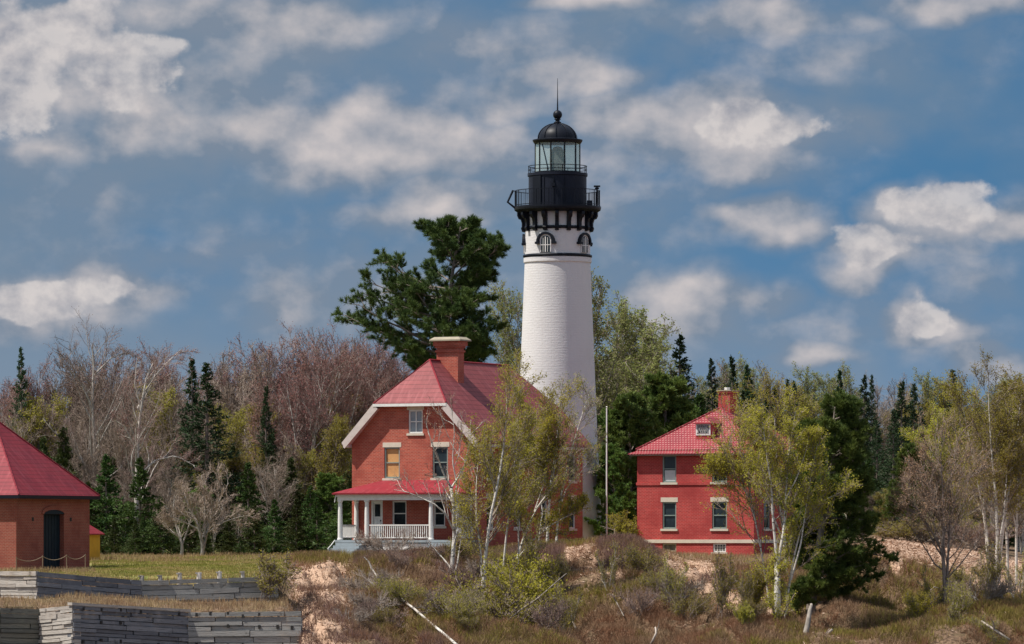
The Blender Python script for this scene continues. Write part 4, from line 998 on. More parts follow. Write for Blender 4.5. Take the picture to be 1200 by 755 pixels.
def pine(rng, tr, r0, limbs, leaf, nl=11, tuft=11, blade=.26, w=.05, sub=9, subr=.42):
    """tr: trunk polyline (P,3); limbs: (t, azimuth, length, rise) list"""
    P = len(tr); T_ = [tubes(tr[None], rad_at(np.array([r0]), np.array([.05]), P), 10)]
    cum = np.linspace(0, 1, P); L = np.array([l[2] for l in limbs], float)
    p = np.stack([np.interp([l[0] for l in limbs], cum, tr[:, i]) for i in range(3)], 1)
    d = np.stack([[math.cos(l[1]), math.sin(l[1]), l[3]] for l in limbs])
    b1 = grow(rng, p, d, L, 9, .07, .035)
    T_.append(tubes(b1, rad_at(.028 + .014 * L, np.full(len(L), .018), 9), 6))
    p, d, L2, b, t = kids(rng, b1, L, sub, .22, 1.0, 44, 10, subr, .25, .55, flat=.9)
    L2 = np.maximum(L2, .5); b2 = grow(rng, p, d, L2, 5, .08, .03)
    T_.append(tubes(b2, rad_at(np.full(len(L2), .024), np.full(len(L2), .01), 5), 4))
    p, d, L3, b, t = kids(rng, b2, L2, 5, .25, 1.0, 38, 12, .45, .3, .3, flat=.75)
    b3 = grow(rng, p, d, np.maximum(L3, .3), 3, .1, .08)
    q, dd = along(b3, 3, rng, .35); q2, d2 = along(b2, nl // 3, rng, .45)
    tips = b3[:, -1]; td = norm(b3[:, -1] - b3[:, -2])
    q = np.concatenate([q, q2, tips]); dd = np.concatenate([dd, d2, td])
    V, Q = cat(T_); trunk = np_mesh('trunk', V, [Q], M['bark_pine'], None, True)
    Nn = needles(rng, q, dd, blade, w, tuft, .55, .75)
    cr = np_mesh('crown', Nn[0], [Nn[1]], M[leaf])
    return trunk, cr
exec_rng = np.random.default_rng(7)

# ------------------------------------------------------------------ hero trees
def local_line(pts, Y, base, dy=0.0, rng=None):
    n = len(pts); out = []
    for i, (px, py) in enumerate(pts):
        y = Y + dy * i / (n - 1) + (rng.normal(0, .12) if rng is not None and i else 0); out.append(np.array(W(px, py, y)) - base)
    return np.array(out)
def pine_env(name, trunk_px, Y, env, n, seed, leaf, label, rise=(.28, .1), r0=.32, depth=.8, **kw):
    rng = np.random.default_rng(seed); bx, by = trunk_px[0]; b = W(bx, by, Y); base = np.array([b.x, Y, float(tz(b.x, Y))])
    tr = local_line(trunk_px, Y, base); tr[0, 2] = min(tr[0, 2], -.3)
    zz = np.linspace(tr[0, 2], tr[-1, 2], 14); tr = np.stack([np.interp(zz, tr[:, 2], tr[:, 0]), np.interp(zz, tr[:, 2], tr[:, 1]), zz], 1)
    ey = [e[0] for e in env]; limbs = []; top, bot = ey[0], ey[-1]
    for i in range(n):
        py = top + (bot - top) * ((i + rng.random()) / n); a = rng.random() * 2 * math.pi
        l, r = np.interp(py, ey, [e[1] for e in env]), np.interp(py, ey, [e[2] for e in env])
        ca, sa = math.cos(a), math.sin(a); hx = r if ca > 0 else l; hy = (l + r) / 2 * depth
        Lh = 1 / math.sqrt((ca / hx) ** 2 + (sa / hy) ** 2) * Y / F * rng.uniform(.72, 1.02)
        rs = rise[0] + (rise[1] - rise[0]) * (py - top) / (bot - top) + rng.normal(0, .06)
        pr = py + rs * Lh * F / Y * .9                     # the limb leaves the trunk lower than its tip
        z = ZP(pr, Y) - base[2]; t = np.clip((z - zz[0]) / (zz[-1] - zz[0]), .1, .985)
        limbs.append((t, a, max(.5, Lh * 1.05), rs))
    parts = pine(rng, tr, r0, limbs, leaf, **kw)
    return make_tree(name, tuple(base), label, 'tree', None, parts)
pine_env('white_pine', [(518, 650), (519, 560), (521, 450), (526, 350), (534, 296), (540, 266)], 314,
    [(264, 18, 16), (274, 44, 36), (288, 62, 46), (304, 84, 66), (318, 98, 70), (335, 104, 50), (353, 110, 46), (368, 128, 66), (382, 140, 78), (398, 124, 80), (415, 98, 66), (440, 60, 40)], 72, 11,
    'pine_leaf', 'huge dark green pine with spreading boughs rising above the brick house chimney', (.32, .06), .42, tuft=22, blade=.26, w=.028, sub=12, subr=.36)
pine_env('white_pine', [(944, 775), (949, 722), (957, 660), (965, 600), (973, 540), (979, 474)], 256,
    [(468, 6, 6), (485, 24, 24), (505, 36, 36), (540, 48, 48), (570, 52, 60), (600, 40, 74), (630, 30, 80), (660, 20, 84), (690, 18, 80), (708, 20, 62)], 72, 12,
    'pine2_leaf', 'dark layered pine leaning over the bank behind the white birch stems', (.25, -.02), .30, depth=.8, blade=.24, w=.036, tuft=14, sub=10)

def hero(name, Y, trunks, label, mats, seed, cat_='tree', group=None, **kw):
    """trunks: list of (polyline in photo pixels, r0, r1, depth drift)"""
    rng = np.random.default_rng(seed); px, py = trunks[0][0][0]; x = W(px, py, Y).x; base = np.array([x, Y, float(tz(x, Y))])
    tl = [];
    for pts, ra, rb, dy in trunks:
        q = local_line(pts, Y, base, dy, rng); tl.append(q)
    for q, t in zip(tl, trunks):
        if len(t[0]) and t is trunks[0]: q[0, 2] = min(q[0, 2], -.3)
    parts = branchy(name, rng, tl, [(t[1], t[2]) for t in trunks], mats, h_hero=True, **kw)
    return make_tree(name, tuple(base), label, cat_, group, parts)
M['birch_limb'] = barkm('birch_limb', (.30, .25, .20), (.16, .12, .09), 3)
BB = [M['birch_bark'], M['twig_brown'], M['birch_leaf'], M['birch_limb']]
BO = [M['birch_bark'], M['twig_brown'], M['olive_leaf'], M['birch_limb']]
hero('birch', 262, [([(528, 703), (530, 660), (533, 624), (532, 596), (529, 572)], .13, .085, 0), ([(529, 572), (520, 556), (514, 540), (506, 520), (500, 497)], .06, .012, -.6),
    ([(529, 572), (538, 558), (545, 545), (550, 520), (552, 492)], .06, .012, .6), ([(533, 624), (522, 602), (508, 590), (494, 584), (478, 577), (462, 574)], .06, .012, -.8),
    ([(531, 600), (536, 570), (530, 540), (533, 505), (528, 478)], .05, .01, .3)],
    'forked white birch with bare reddish twigs standing before the porch', [M['birch_bark'], M['twig_red'], M['bud_pink']], 21, leaf=1, leafn=1, leafs=.035, n1=9, n2=6, n3=5, l1=.5, t0=.1, twig=.008, trop=.1)
kwb = dict(leaf=1, leafn=6, leafs=.047, n1=25, n2=8, n3=6, l1=.34, ang=38, t0=.28, twig=.009, trop=.09, leafspread=.1)
hero('birch', 258, [([(566, 728), (567, 680), (570, 640), (576, 600), (584, 565), (590, 525), (594, 480), (593, 452)], .12, .015, 0), ([(561, 720), (566, 690), (563, 645), (558, 605), (558, 565), (563, 520)], .075, .012, .6)],
    'tall slim twin stemmed birch with olive leaves, tallest stem before the salmon roof', BB, 22, **kwb)
hero('birch', 264, [([(587, 690), (590, 665), (594, 620), (599, 590), (602, 545), (612, 500), (616, 478)], .07, .012, 0), ([(606, 690), (608, 645), (607, 595), (609, 545), (618, 510)], .055, .012, .5)],
    'slender pair of birch stems with yellowish leaves between the tallest birch and the leaning one', BB, 23, **kwb)
hero('birch', 266, [([(596, 690), (606, 655), (614, 630), (626, 600), (641, 580), (648, 560), (654, 520), (657, 480)], .085, .014, 0), ([(606, 655), (624, 634), (642, 618), (662, 606), (684, 598)], .05, .012, .6),
    ([(626, 600), (640, 560), (640, 520), (648, 500)], .04, .01, -.5)],
    'birch leaning right with long curved white stems before the house side wall', BB, 24, **kwb)
hero('birch', 277, [([(641, 640), (643, 600), (646, 560), (652, 520), (656, 480), (660, 456)], .10, .015, 0), ([(652, 640), (654, 600), (662, 560), (672, 520), (684, 480), (692, 458)], .08, .014, .8),
    ([(654, 600), (664, 572), (682, 552), (694, 535), (703, 512)], .04, .01, .4), ([(630, 642), (636, 600), (630, 560), (636, 520), (634, 490)], .05, .01, 0)],
    'broad grey green birch clump standing in front of the lower lighthouse', [M['birch_bark'], M['twig_brown'], M['grey_leaf'], M['birch_limb']], 25, **{**kwb, 'leafn': 2, 'l1': .27, 'n1': 16})
hero('birch', 249, [([(911, 778), (911, 730), (911, 690), (911, 655)], .215, .15, 0), ([(911, 660), (906, 610), (904, 570), (898, 530), (893, 490)], .085, .014, -.4), ([(912, 658), (919, 620), (921, 585), (923, 540), (930, 500), (932, 482)], .085, .014, .5),
    ([(918, 745), (924, 690), (930, 655), (937, 625), (948, 604), (962, 588), (985, 577)], .08, .012, .6), ([(927, 680), (938, 640), (944, 600), (950, 560), (958, 520)], .05, .012, .5),
    ([(921, 585), (934, 560), (944, 530), (950, 505)], .04, .01, 0)],
    'thick white birch trunk forking into pale limbs at the bottom right of the red house', BB, 26, **{**kwb, 'n1': 18, 'l1': .30, 'leafn': 5})
hero('birch', 258, [([(904, 716), (899, 690), (893, 650), (885, 610), (878, 575), (872, 535), (866, 505)], .065, .012, 0), ([(885, 610), (876, 580), (860, 556), (848, 540)], .035, .01, -.4), ([(880, 585), (868, 560), (850, 552), (832, 548)], .03, .01, .4)],
    'thin leaning birch with golden leaves crossing the corner of the red house', BB, 27, **{**kwb, 'l1': .46, 'n1': 26})
hero('birch', 270, [([(922, 690), (920, 640), (914, 590), (910, 540), (908, 500), (908, 476)], .10, .014, 0), ([(920, 640), (900, 590), (894, 540), (880, 505)], .06, .012, -.5)],
    'bushy yellow green birch crown rising behind the thick forked birch', BB, 28, **{**kwb, 'l1': .40, 'n1': 26, 'leafn': 6})
hero('birch', 272, [([(1167, 684), (1169, 630), (1167, 580), (1162, 530), (1159, 480), (1158, 452)], .13, .015, 0), ([(1170, 684), (1174, 630), (1183, 570), (1192, 510), (1197, 462)], .10, .014, .6), ([(1168, 660), (1177, 600), (1180, 550), (1184, 500)], .07, .012, -.4)],
    'cluster of tall white birch stems on the sandy bank, the largest near the right edge', BO, 29, **{**kwb, 'n1': 24, 'leafn': 6})
hero('birch', 276, [([(1160, 655), (1154, 610), (1147, 570), (1138, 525), (1130, 485), (1126, 462)], .085, .012, 0), ([(1158, 640), (1153, 590), (1150, 545), (1146, 500)], .06, .012, .4)],
    'slim pair of white birches leaning left, left of the largest stem cluster', BO, 30, **{**kwb, 'n1': 24, 'leafn': 6})
hero('birch', 278, [([(1182, 656), (1179, 615), (1175, 575), (1172, 530), (1176, 490)], .085, .012, 0)],
    'single white birch stem just right behind the largest stem cluster', BO, 31, **{**kwb, 'n1': 24, 'leafn': 6})
hero('birch', 274, [([(1191, 664), (1191, 620), (1192, 570), (1197, 520), (1203, 470)], .09, .012, 0), ([(1191, 620), (1180, 570), (1180, 520)], .04, .01, .4)],
    'outermost white birch stem touching the right edge of the photo', BO, 32, **{**kwb, 'n1': 24, 'leafn': 6})
kwn = dict(leaf=1, leafn=2, leafs=.032, n1=20, n2=8, n3=6, l1=.55, ang=42, t0=.2, twig=.009, trop=.09)
hero('bare_tree', 256, [([(1110, 716), (1107, 680), (1105, 650), (1106, 600), (1104, 560), (1102, 530)], .14, .02, 0), ([(1109, 700), (1111, 650), (1113, 610), (1122, 575), (1130, 545)], .09, .012, .4),
    ([(1105, 650), (1096, 630), (1084, 610), (1070, 590), (1058, 570)], .06, .012, -.4), ([(1106, 620), (1096, 585), (1084, 555), (1078, 538)], .05, .012, .4)],
    'round bare tree with dark trunk and tan pink buds on the right slope', [M['bark_brown'], M['twig_brown'], M['bud_pink']], 33, **{**kwn, 'l1': .5, 'leafn': 5})
hero('bare_tree', 297, [([(236, 656), (238, 640), (232, 615), (222, 595), (212, 575)], .14, .03, 0), ([(238, 645), (246, 610), (258, 585), (268, 566)], .09, .02, .5), ([(232, 620), (216, 612), (202, 606), (192, 606)], .06, .015, -.4), ([(240, 630), (240, 590), (238, 562)], .07, .02, .3), ([(242, 625), (262, 612), (280, 606), (292, 604)], .05, .015, -.3)],
    'low spreading grey apple tree with twisted pale trunk at the lawn edge', [M['bark_grey'], M['twig_brown'], M['bud_brown']], 34, **{**kwn, 'trop': .04, 'twig': .012, 'n1': 16})
hero('bare_tree', 298, [([(212, 656), (214, 640), (208, 622), (203, 600), (205, 580)], .11, .03, 0), ([(213, 640), (222, 615), (228, 590)], .06, .02, .5), ([(210, 630), (198, 615), (186, 612)], .05, .015, -.4)],
    'smaller crooked grey tree touching the left side of the spreading apple tree', [M['bark_grey'], M['twig_brown'], M['bud_brown']], 35, **{**kwn, 'trop': .04, 'n1': 14})
hero('bare_tree', 312, [([(158, 655), (160, 590), (161, 530), (165, 480), (172, 440), (180, 425)], .20, .04, 0), ([(161, 480), (178, 445), (196, 425), (212, 410)], .08, .02, .6), ([(161, 530), (146, 500), (134, 492)], .07, .02, -.5), ([(160, 560), (182, 540), (206, 534), (228, 546)], .09, .02, -.4), ([(165, 480), (158, 450), (160, 425)], .05, .02, 0)],
    'leafless wind swept tree leaning right with pale lower limbs beside the dark roof', [M['bark_grey'], M['twig_red'], M['bud_red']], 36, **{**kwn, 'n1': 14, 'l1': .4, 'side': np.array([.06, 0, 0])})
hero('bare_tree', 316, [([(112, 655), (108, 590), (112, 530), (108, 470), (110, 425), (108, 404)], .22, .04, 0), ([(110, 480), (90, 440), (78, 415)], .07, .02, .5), ([(110, 440), (130, 420), (150, 412)], .06, .02, .5), ([(110, 560), (85, 525), (62, 505), (50, 490)], .10, .02, -.6), ([(112, 510), (140, 470), (152, 445)], .07, .02, .2)],
    'tall bare tree with fanned upper branches left of the wind swept tree', [M['bark_grey'], M['twig_red'], M['bud_brown']], 37, **{**kwn, 'n1': 14, 'l1': .42})

# ------------------------------------------------------------------ tree kinds copied through the woods
PROTO = {}
def keep(kind, parts, h):
    if len(parts[1].data.vertices): co = np.empty(len(parts[1].data.vertices) * 3, np.float32); parts[1].data.vertices.foreach_get('co', co); h = float(np.percentile(co[2::3], 99.6))
    PROTO.setdefault(kind, []).append(([(p.name.split('.')[0], p.data) for p in parts], h))
    for p in parts: bpy.data.objects.remove(p)
def multi(rng, h, n, spread, r0):
    tr, rr = [], []
    for i in range(n):
        a = rng.random() * 6.28; s = spread * h * rng.uniform(.5, 1.1) * (0 if n == 1 else 1)
        t = straight(rng, h * rng.uniform(.82, 1.0), (s * math.cos(a), s * math.sin(a)), .03)
        tr.append(t); rr.append((r0 * rng.uniform(.7, 1), .02))
    return tr, rr
def vase(kind, seeds, h, n, spread, mats, **kw):
    for s in seeds:
        rng = np.random.default_rng(s); tr, rr = multi(rng, h, n, spread, .013 * h); keep(kind, branchy(kind, rng, tr, rr, mats, **kw), h)
kv = dict(leaf=1, leafn=2, leafs=.04, n1=20, n2=8, n3=6, l1=.34, ang=32, twig=.012, trop=.10)
vase('red_maple', (41, 42, 43), 14, 4, .16, [M['bark_grey'], M['twig_red'], M['bud_red']], **{**kv, 'leafn': 3, 'leafs': .045})
vase('bare_tree', (44, 45, 46), 14, 3, .14, [M['bark_brown'], M['twig_brown'], M['bud_brown']], **kv)
vase('grey_tree', (47, 48), 13, 3, .18, [M['bark_grey'], M['twig_brown'], M['bud_brown']], **{**kv, 'ang': 45, 'l1': .42})
vase('aspen', (49, 50), 15, 2, .08, [M['bark_grey'], M['twig_brown'], M['aspen_leaf']], **{**kv, 'leafn': 5, 'leafs': .07, 'l1': .30, 'n1': 22})
vase('leafing_tree', (51, 52, 53), 12, 3, .13, [M['bark_brown'], M['twig_brown'], M['olive_leaf']], **{**kv, 'leafn': 4, 'leafs': .07})
vase('young_birch', (54, 55), 12, 3, .12, [M['birch_bark'], M['twig_brown'], M['birch_leaf']], **{**kv, 'leafn': 4, 'leafs': .065, 'l1': .3})
for s in (61, 62, 63):
    rng = np.random.default_rng(s); keep('spruce', conifer(rng, 14, 3.0 + .4 * (s - 62), n=190, irr=.3), 14)
for s in (64, 65):
    rng = np.random.default_rng(s); keep('fir', conifer(rng, 9, 2.7, n=130, leaf='fir_leaf', dens=40, bl=.36, bw=.09, irr=.4, cb=.03, droop=.05, sag=.03, upn=.3), 9)
for s in (66, 67):
    rng = np.random.default_rng(s); keep('cedar', conifer(rng, 8, 2.2, n=120, leaf='cedar_leaf', dens=36, bl=.36, bw=.085, irr=.45, cb=.02, droop=.3, sag=.05, upn=.6), 8)
for s in (68, 69, 70):
    rng = np.random.default_rng(s); tr = straight(rng, 11, (rng.normal(0, .4), 0), .03, 12); lb = []
    for i in range(46):
        t = .12 + .86 * (i + rng.random()) / 46; lb.append((t, rng.random() * 6.28, 3.5 * (1 - t) ** .6 * rng.uniform(.7, 1.15) * min(1, .5 + t * 3) + .4, .35 + .4 * t))
    keep('young_pine', pine(rng, tr, .2, lb, 'pine2_leaf', tuft=9, blade=.30, w=.07, sub=8), 11)
def smesh(kind, seed, h, n, spread, mats, **kw):
    rng = np.random.default_rng(seed); tr = []; rr = []
    for i in range(n):
        a = rng.random() * 6.28; s = spread * rng.uniform(.3, 1); q = straight(rng, h * rng.uniform(.45, 1), (s * math.cos(a), s * math.sin(a)), .35, 6); tr.append(q); rr.append((.022, .006))
    keep(kind, branchy(kind, rng, tr, rr, mats, **{**dict(n1=9, n2=5, n3=4, l1=.45, ang=32, twig=.009, trop=.1, leaf=1, leafn=3, leafs=.05, leafspread=.06), **kw}), h)
for sd in (71, 72, 79): smesh('olive_shrub', sd, 1.8, 8, 2.2, [M['bark_brown'], M['twig_brown'], M['olive_leaf']], leafn=3, leafs=.042, ang=42, leafspread=.12)
for sd in (73, 80): smesh('green_shrub', sd, 1.8, 9, 2.0, [M['bark_brown'], M['twig_brown'], M['birch_leaf']], leafn=4, leafs=.045, n1=8, l1=.42, ang=42, leafspread=.12)
smesh('bare_shrub', 74, 1.6, 9, 2.2, [M['bark_grey'], M['twig_brown'], M['bud_brown']], leafn=1, leafs=.022, n2=5, n3=3, ang=40); smesh('bare_shrub', 75, 1.6, 9, 2.0, [M['bark_brown'], M['twig_red'], M['bud_pink']], leafn=1, leafs=.025, n2=5, n3=3, ang=40)
smesh('sapling', 77, 3.0, 6, .7, [M['bark_brown'], M['twig_brown'], M['olive_leaf']], leafn=2, leafs=.045, n1=11, l1=.36)
smesh('sapling', 78, 3.0, 5, .8, [M['bark_grey'], M['twig_brown'], M['birch_leaf']], leafn=2, leafs=.042, n1=11, l1=.36)
smesh('golden_shrub', 76, 2.4, 12, 1.0, [M['bark_brown'], M['twig_brown'], M['birch_leaf']], leafn=5, leafs=.045)

CAT = {'red_maple': 'tree', 'bare_tree': 'tree', 'grey_tree': 'tree', 'aspen': 'tree', 'leafing_tree': 'tree', 'young_birch': 'tree', 'spruce': 'conifer', 'fir': 'conifer', 'cedar': 'conifer', 'young_pine': 'conifer'}
DESC = {'red_maple': 'leafless reddish maple', 'bare_tree': 'leafless brown tree', 'grey_tree': 'leafless pale limbed tree', 'aspen': 'pale green leafed tree',
        'leafing_tree': 'olive leafing tree', 'young_birch': 'yellow green birch', 'spruce': 'narrow dark spruce', 'fir': 'bushy green fir', 'cedar': 'dull green cedar', 'young_pine': 'bright green bushy pine',
        'olive_shrub': 'small olive shrub', 'green_shrub': 'small yellow green shrub', 'bare_shrub': 'leafless brown shrub', 'golden_shrub': 'golden leafed shrub', 'sapling': 'thin leafing sapling'}
prng = random.Random(5); PLACED = []
def place(kind, px, top, Y, label=None, wide=1.0, var=None, base=None):
    v = PROTO[kind]; i = prng.randrange(len(v)) if var is None else var; parts, h0 = v[i % len(v)]
    x = (px - 600) / F * Y; z = float(tz(x, Y)); h = ZP(top, Y) - z; s = h / h0
    r = empty(kind, (x, Y, z - .05), prng.random() * 6.28, label, CAT.get(kind, 'shrub')); sw = s * wide * prng.uniform(.9, 1.12); r.scale = (sw, sw, s)
    for nm, me in parts: o = bpy.data.objects.new(nm, me); link(o, r)
    if label is None: PLACED.append((r, kind, px, Y))
    return r
# single trees one can point at
S = place
S('spruce', 225, 420, 316, 'slim dark spruce spire, left one of the pair above the grey apple tree', .95, 0)
S('spruce', 244, 426, 314, 'broader dark spruce spire, right one of the pair above the grey apple tree', 1.25, 1)
S('spruce', 24, 408, 330, 'very thin dark spruce spire above the roof at the far left', .6, 2)
S('spruce', 312, 452, 318, 'dark spruce buried among reddish maples left of the brick house', .8, 0)
S('spruce', 798, 393, 325, 'tallest pointed dark spruce left of the red house chimney', 1.2, 1)
S('spruce', 833, 421, 332, 'dark spruce spire just left of the red house chimney', .95, 2)
S('spruce', 858, 418, 330, 'dark spruce spire directly behind the red house chimney', .95, 0)
S('spruce', 876, 428, 334, 'dark spruce spire just right of the red house chimney', .95, 1)
S('spruce', 899, 452, 336, 'small dark spruce, left one of two twins right of the red roof', 1.0, 2)
S('spruce', 909, 453, 338, 'small dark spruce, right one of two twins right of the red roof', 1.0, 0)
S('spruce', 924, 445, 340, 'small dark spruce, left one of the closer pair further right', .85, 1)
S('spruce', 930, 447, 342, 'small dark spruce, right one of the closer pair further right', .85, 2)
S('spruce', 984, 434, 338, 'spruce top just above the leaning layered pine', .9, 0)
S('spruce', 1013, 440, 336, 'spruce spire between the layered pine and the dark spruce cluster', .9, 1)
S('spruce', 1022, 440, 340, 'spruce spire left of the dark spruce cluster, beside a bare branch', .7, 2)
S('spruce', 1057, 447, 326, 'tallest spruce of the dark cluster in the right woods', 1.1, 0)
S('spruce', 1070, 450, 328, 'second tall spruce on the right of the dark cluster', 1.0, 1)
S('spruce', 1047, 480, 322, 'low dark spruce at the left foot of the dark cluster', 1.0, 2)
S('spruce', 1080, 478, 324, 'low dark spruce at the right foot of the dark cluster', 1.0, 0)
S('spruce', 1118, 434, 332, 'lone dark pointed spruce right of the dark cluster, against the sky', 1.0, 1)
S('spruce', 1195, 500, 330, 'dark spruce behind the birches at the right edge', 1.0, 2)
S('aspen', 697, 326, 318, 'tallest thin pale green tree rising right behind the lighthouse', 1.15, 0)
S('aspen', 742, 362, 326, 'second tall pale green tree right of the lighthouse', 1.1, 1)
S('aspen', 770, 395, 328, 'third and lower pale green tree between lighthouse and tall spruce', 1.1, 0)
S('aspen', 604, 330, 324, 'thin pale green tree showing left of the lighthouse shaft', .8, 1)
S('aspen', 720, 352, 330, 'pale green tree between the tallest and second of the trees right of the lighthouse', 1.3, 1)
S('aspen', 756, 385, 322, 'rounded pale green tree low between the second and third pale trees', 1.4, 0)
S('young_pine', 722, 520, 300, 'bright green pine between the white pole and the red house', 1.0, 0)
S('young_pine', 778, 440, 308, 'large bushy pine directly behind the left side of the red roof', 1.15, 1)
S('young_pine', 740, 462, 306, 'bushy pine between the lighthouse and the red house', 1.1, 2)
S('young_pine', 708, 480, 308, 'bushy pine whose crown touches the right side of the lighthouse', 1.0, 0)
S('young_pine', 800, 478, 310, 'bushy pine behind the dormer side of the red roof', 1.1, 1)
S('young_pine', 960, 520, 275, 'light green pine sapling behind the layered pine', .8, 2)
S('young_pine', 1062, 520, 300, 'bright green bushy pine below the dark spruce cluster', 1.0, 0)
S('young_pine', 1085, 540, 302, 'small bright green pine right below the dark spruce cluster', 1.0, 1)
S('golden_shrub', 735, 600, 289, 'rounded golden bush between the white pole and the red house', 1.0, 0)
S('fir', 168, 602, 302, 'small bright green fir at the lawn edge beside the grey apple tree', .9, 0)
S('fir', 282, 628, 299, 'low bright green fir at the lawn edge right of the grey apple tree', 1.2, 1)
S('fir', 478, 649, 266, 'small green spruce sapling on the brushy slope before the porch', .62, 0)
S('sapling', 311, 646, 249.6, 'tall thin stemmed shrub growing at the right end of the timber walls', 1.5, 0)
S('green_shrub', 606, 652, 254, 'wide yellow green bush at the foot of the leaning birch', .9, 0)
S('green_shrub', 640, 650, 259, 'olive bush on the slope right of the leaning birch', .8, 0)
S('olive_shrub', 577, 672, 251, 'yellow green bush hugging the tall twin birch', 1.1, 0)
S('golden_shrub', 884, 662, 252, 'tall golden bush left of the thick forked birch', .7, 0)
S('golden_shrub', 872, 705, 247.5, 'lower golden bush in front of the tall golden bush', .8, 0)
S('green_shrub', 1070, 690, 251, 'bright green bush at the foot of the round bare tree', .9, 0)
# the woods, row by row: (kind choices, px from, px to, step, row depth, skyline)
def sky_line(pts): return lambda p: float(np.interp(p, [a for a, b in pts], [b for a, b in pts]))
LTOP = sky_line([(-40, 430), (0, 425), (50, 402), (90, 404), (120, 408), (150, 425), (180, 405), (205, 392), (225, 425), (250, 432), (280, 408), (310, 404), (335, 410), (370, 388), (420, 393), (450, 410), (480, 425), (600, 425)])
RTOP = sky_line([(690, 400), (760, 420), (800, 425), (830, 412), (870, 410), (895, 440), (930, 440), (965, 425), (1000, 432), (1040, 445), (1065, 435), (1095, 436), (1140, 440), (1170, 436), (1250, 440)])
def row(kinds, a, b, step, Y, top, drop=0, jt=10, wide=1.0):
    p = a
    while p < b:
        k = prng.choice(kinds); place(k, p + prng.uniform(-4, 4), top(p) + drop + abs(prng.gauss(0, jt)), Y + prng.uniform(-3, 3), wide=wide); p += step * prng.uniform(.75, 1.25)
row(['bare_tree', 'bare_tree', 'red_maple'], -30, 280, 19, 345, LTOP)
row(['red_maple', 'red_maple', 'bare_tree'], 280, 470, 16, 340, LTOP, -6)
row(['red_maple'], 330, 460, 30, 322, LTOP, 6)
row(['bare_tree', 'red_maple'], 470, 610, 26, 345, LTOP)
row(['bare_tree', 'grey_tree', 'leafing_tree'], -20, 300, 27, 330, LTOP, 45, 18)
row(['bare_tree', 'leafing_tree', 'red_maple'], 300, 430, 27, 328, LTOP, 45, 15)
row(['leafing_tree', 'cedar', 'bare_tree'], 20, 420, 24, 318, LTOP, 95, 18)
row(['fir', 'cedar', 'young_pine', 'cedar', 'fir', 'grey_tree'], 100, 430, 23, 310, LTOP, 120, 42, 1.25)
row(['cedar', 'fir'], 105, 420, 26, 304, LTOP, 175, 14, 1.35)
row(['fir', 'cedar'], 440, 700, 34, 330, LTOP, 60, 20, 1.3)
row(['bare_tree', 'grey_tree', 'aspen'], 705, 890, 17, 345, RTOP, 2, 12)
row(['grey_tree', 'spruce', 'fir'], 800, 900, 24, 322, RTOP, 45, 14)
row(['aspen', 'young_birch', 'leafing_tree', 'grey_tree', 'bare_tree'], 885, 1230, 18, 350, RTOP, 0, 9)
row(['leafing_tree', 'young_birch', 'fir', 'spruce', 'leafing_tree'], 870, 1220, 22, 334, RTOP, 35, 12)
row(['young_birch', 'leafing_tree', 'young_birch'], 1085, 1230, 20, 314, RTOP, 32, 14)
row(['young_birch', 'leafing_tree', 'fir', 'bare_tree', 'cedar'], 880, 1225, 24, 318, RTOP, 90, 16, 1.2)
row(['bare_tree', 'leafing_tree', 'cedar', 'grey_tree'], 1010, 1225, 25, 304, RTOP, 120, 15, 1.2)
row(['fir', 'cedar'], 700, 800, 24, 326, RTOP, 60, 14, 1.25)
row(['bare_shrub', 'olive_shrub'], 1030, 1160, 17, 298, lambda p: 603, 0, 5, 1.6)
row(['cedar', 'young_pine'], 892, 1030, 26, 292, lambda p: 585, 0, 18, 1.3)
# scattered shrubs of the bank
for i in range(88):
    px = prng.uniform(350, 1200); Y = prng.uniform(246, 268); k = prng.choice(['olive_shrub', 'bare_shrub', 'bare_shrub', 'olive_shrub', 'green_shrub' if px > 980 or 560 < px < 860 else 'bare_shrub'])
    if (px < 410 and Y > 250) or 895 < px < 965 or (895 < px < 1055 and Y < 258): continue
    if float(sand_zone(np.array([px]), np.array([Y]), np.array([0.0]))[0]) > .3: continue
    x = (px - 600) / F * Y; z = float(tz(x, Y)); top = HZ - (z + prng.uniform(.9, 1.9) - ZC) * F / Y
    place(k, px, top, Y, wide=.85)
for i in range(26):
    px = prng.uniform(560, 1200); Y = prng.uniform(247, 262)
    if 890 < px < 1055 or float(sand_zone(np.array([px]), np.array([Y]), np.array([0.0]))[0]) > .3: continue
    x = (px - 600) / F * Y; z = float(tz(x, Y)); top = HZ - (z + prng.uniform(1.8, 3.6) - ZC) * F / Y
    place('sapling', px, top, Y, wide=.62)
# labels of the woods: kind, row and place in the row
def rname(kind, px, Y):
    if kind.endswith('shrub') or kind == 'sapling': return 'below the right hand woods' if Y > 285 else ('on the slope before the porch' if px < 528 else 'on the slope below the lighthouse' if px < 750 else 'on the slope below the red house' if px < 930 else 'on the far right slope')
    side = 'left woods' if px < 280 else 'woods beside the porch' if px < 412 else 'woods behind the brick house' if px < 655 else 'woods behind the red house' if px < 895 else 'right hand woods' if px < 1085 else 'rightmost woods'
    return ('rear of the ' if Y > 337 else 'middle of the ' if Y > 321 else 'front edge of the ') + side
ORD = ['first', 'second', 'third', 'fourth', 'fifth', 'sixth', 'seventh', 'eighth', 'ninth', 'tenth', 'eleventh', 'twelfth', 'thirteenth', 'fourteenth', 'fifteenth', 'sixteenth', 'seventeenth', 'eighteenth', 'nineteenth', 'twentieth', 'twenty first', 'twenty second', 'twenty third', 'twenty fourth', 'twenty fifth', 'twenty sixth', 'twenty seventh', 'twenty eighth']
gr = {}
for r, k, px, Y in PLACED: gr.setdefault((k, rname(k, px, Y)), []).append((px, r))
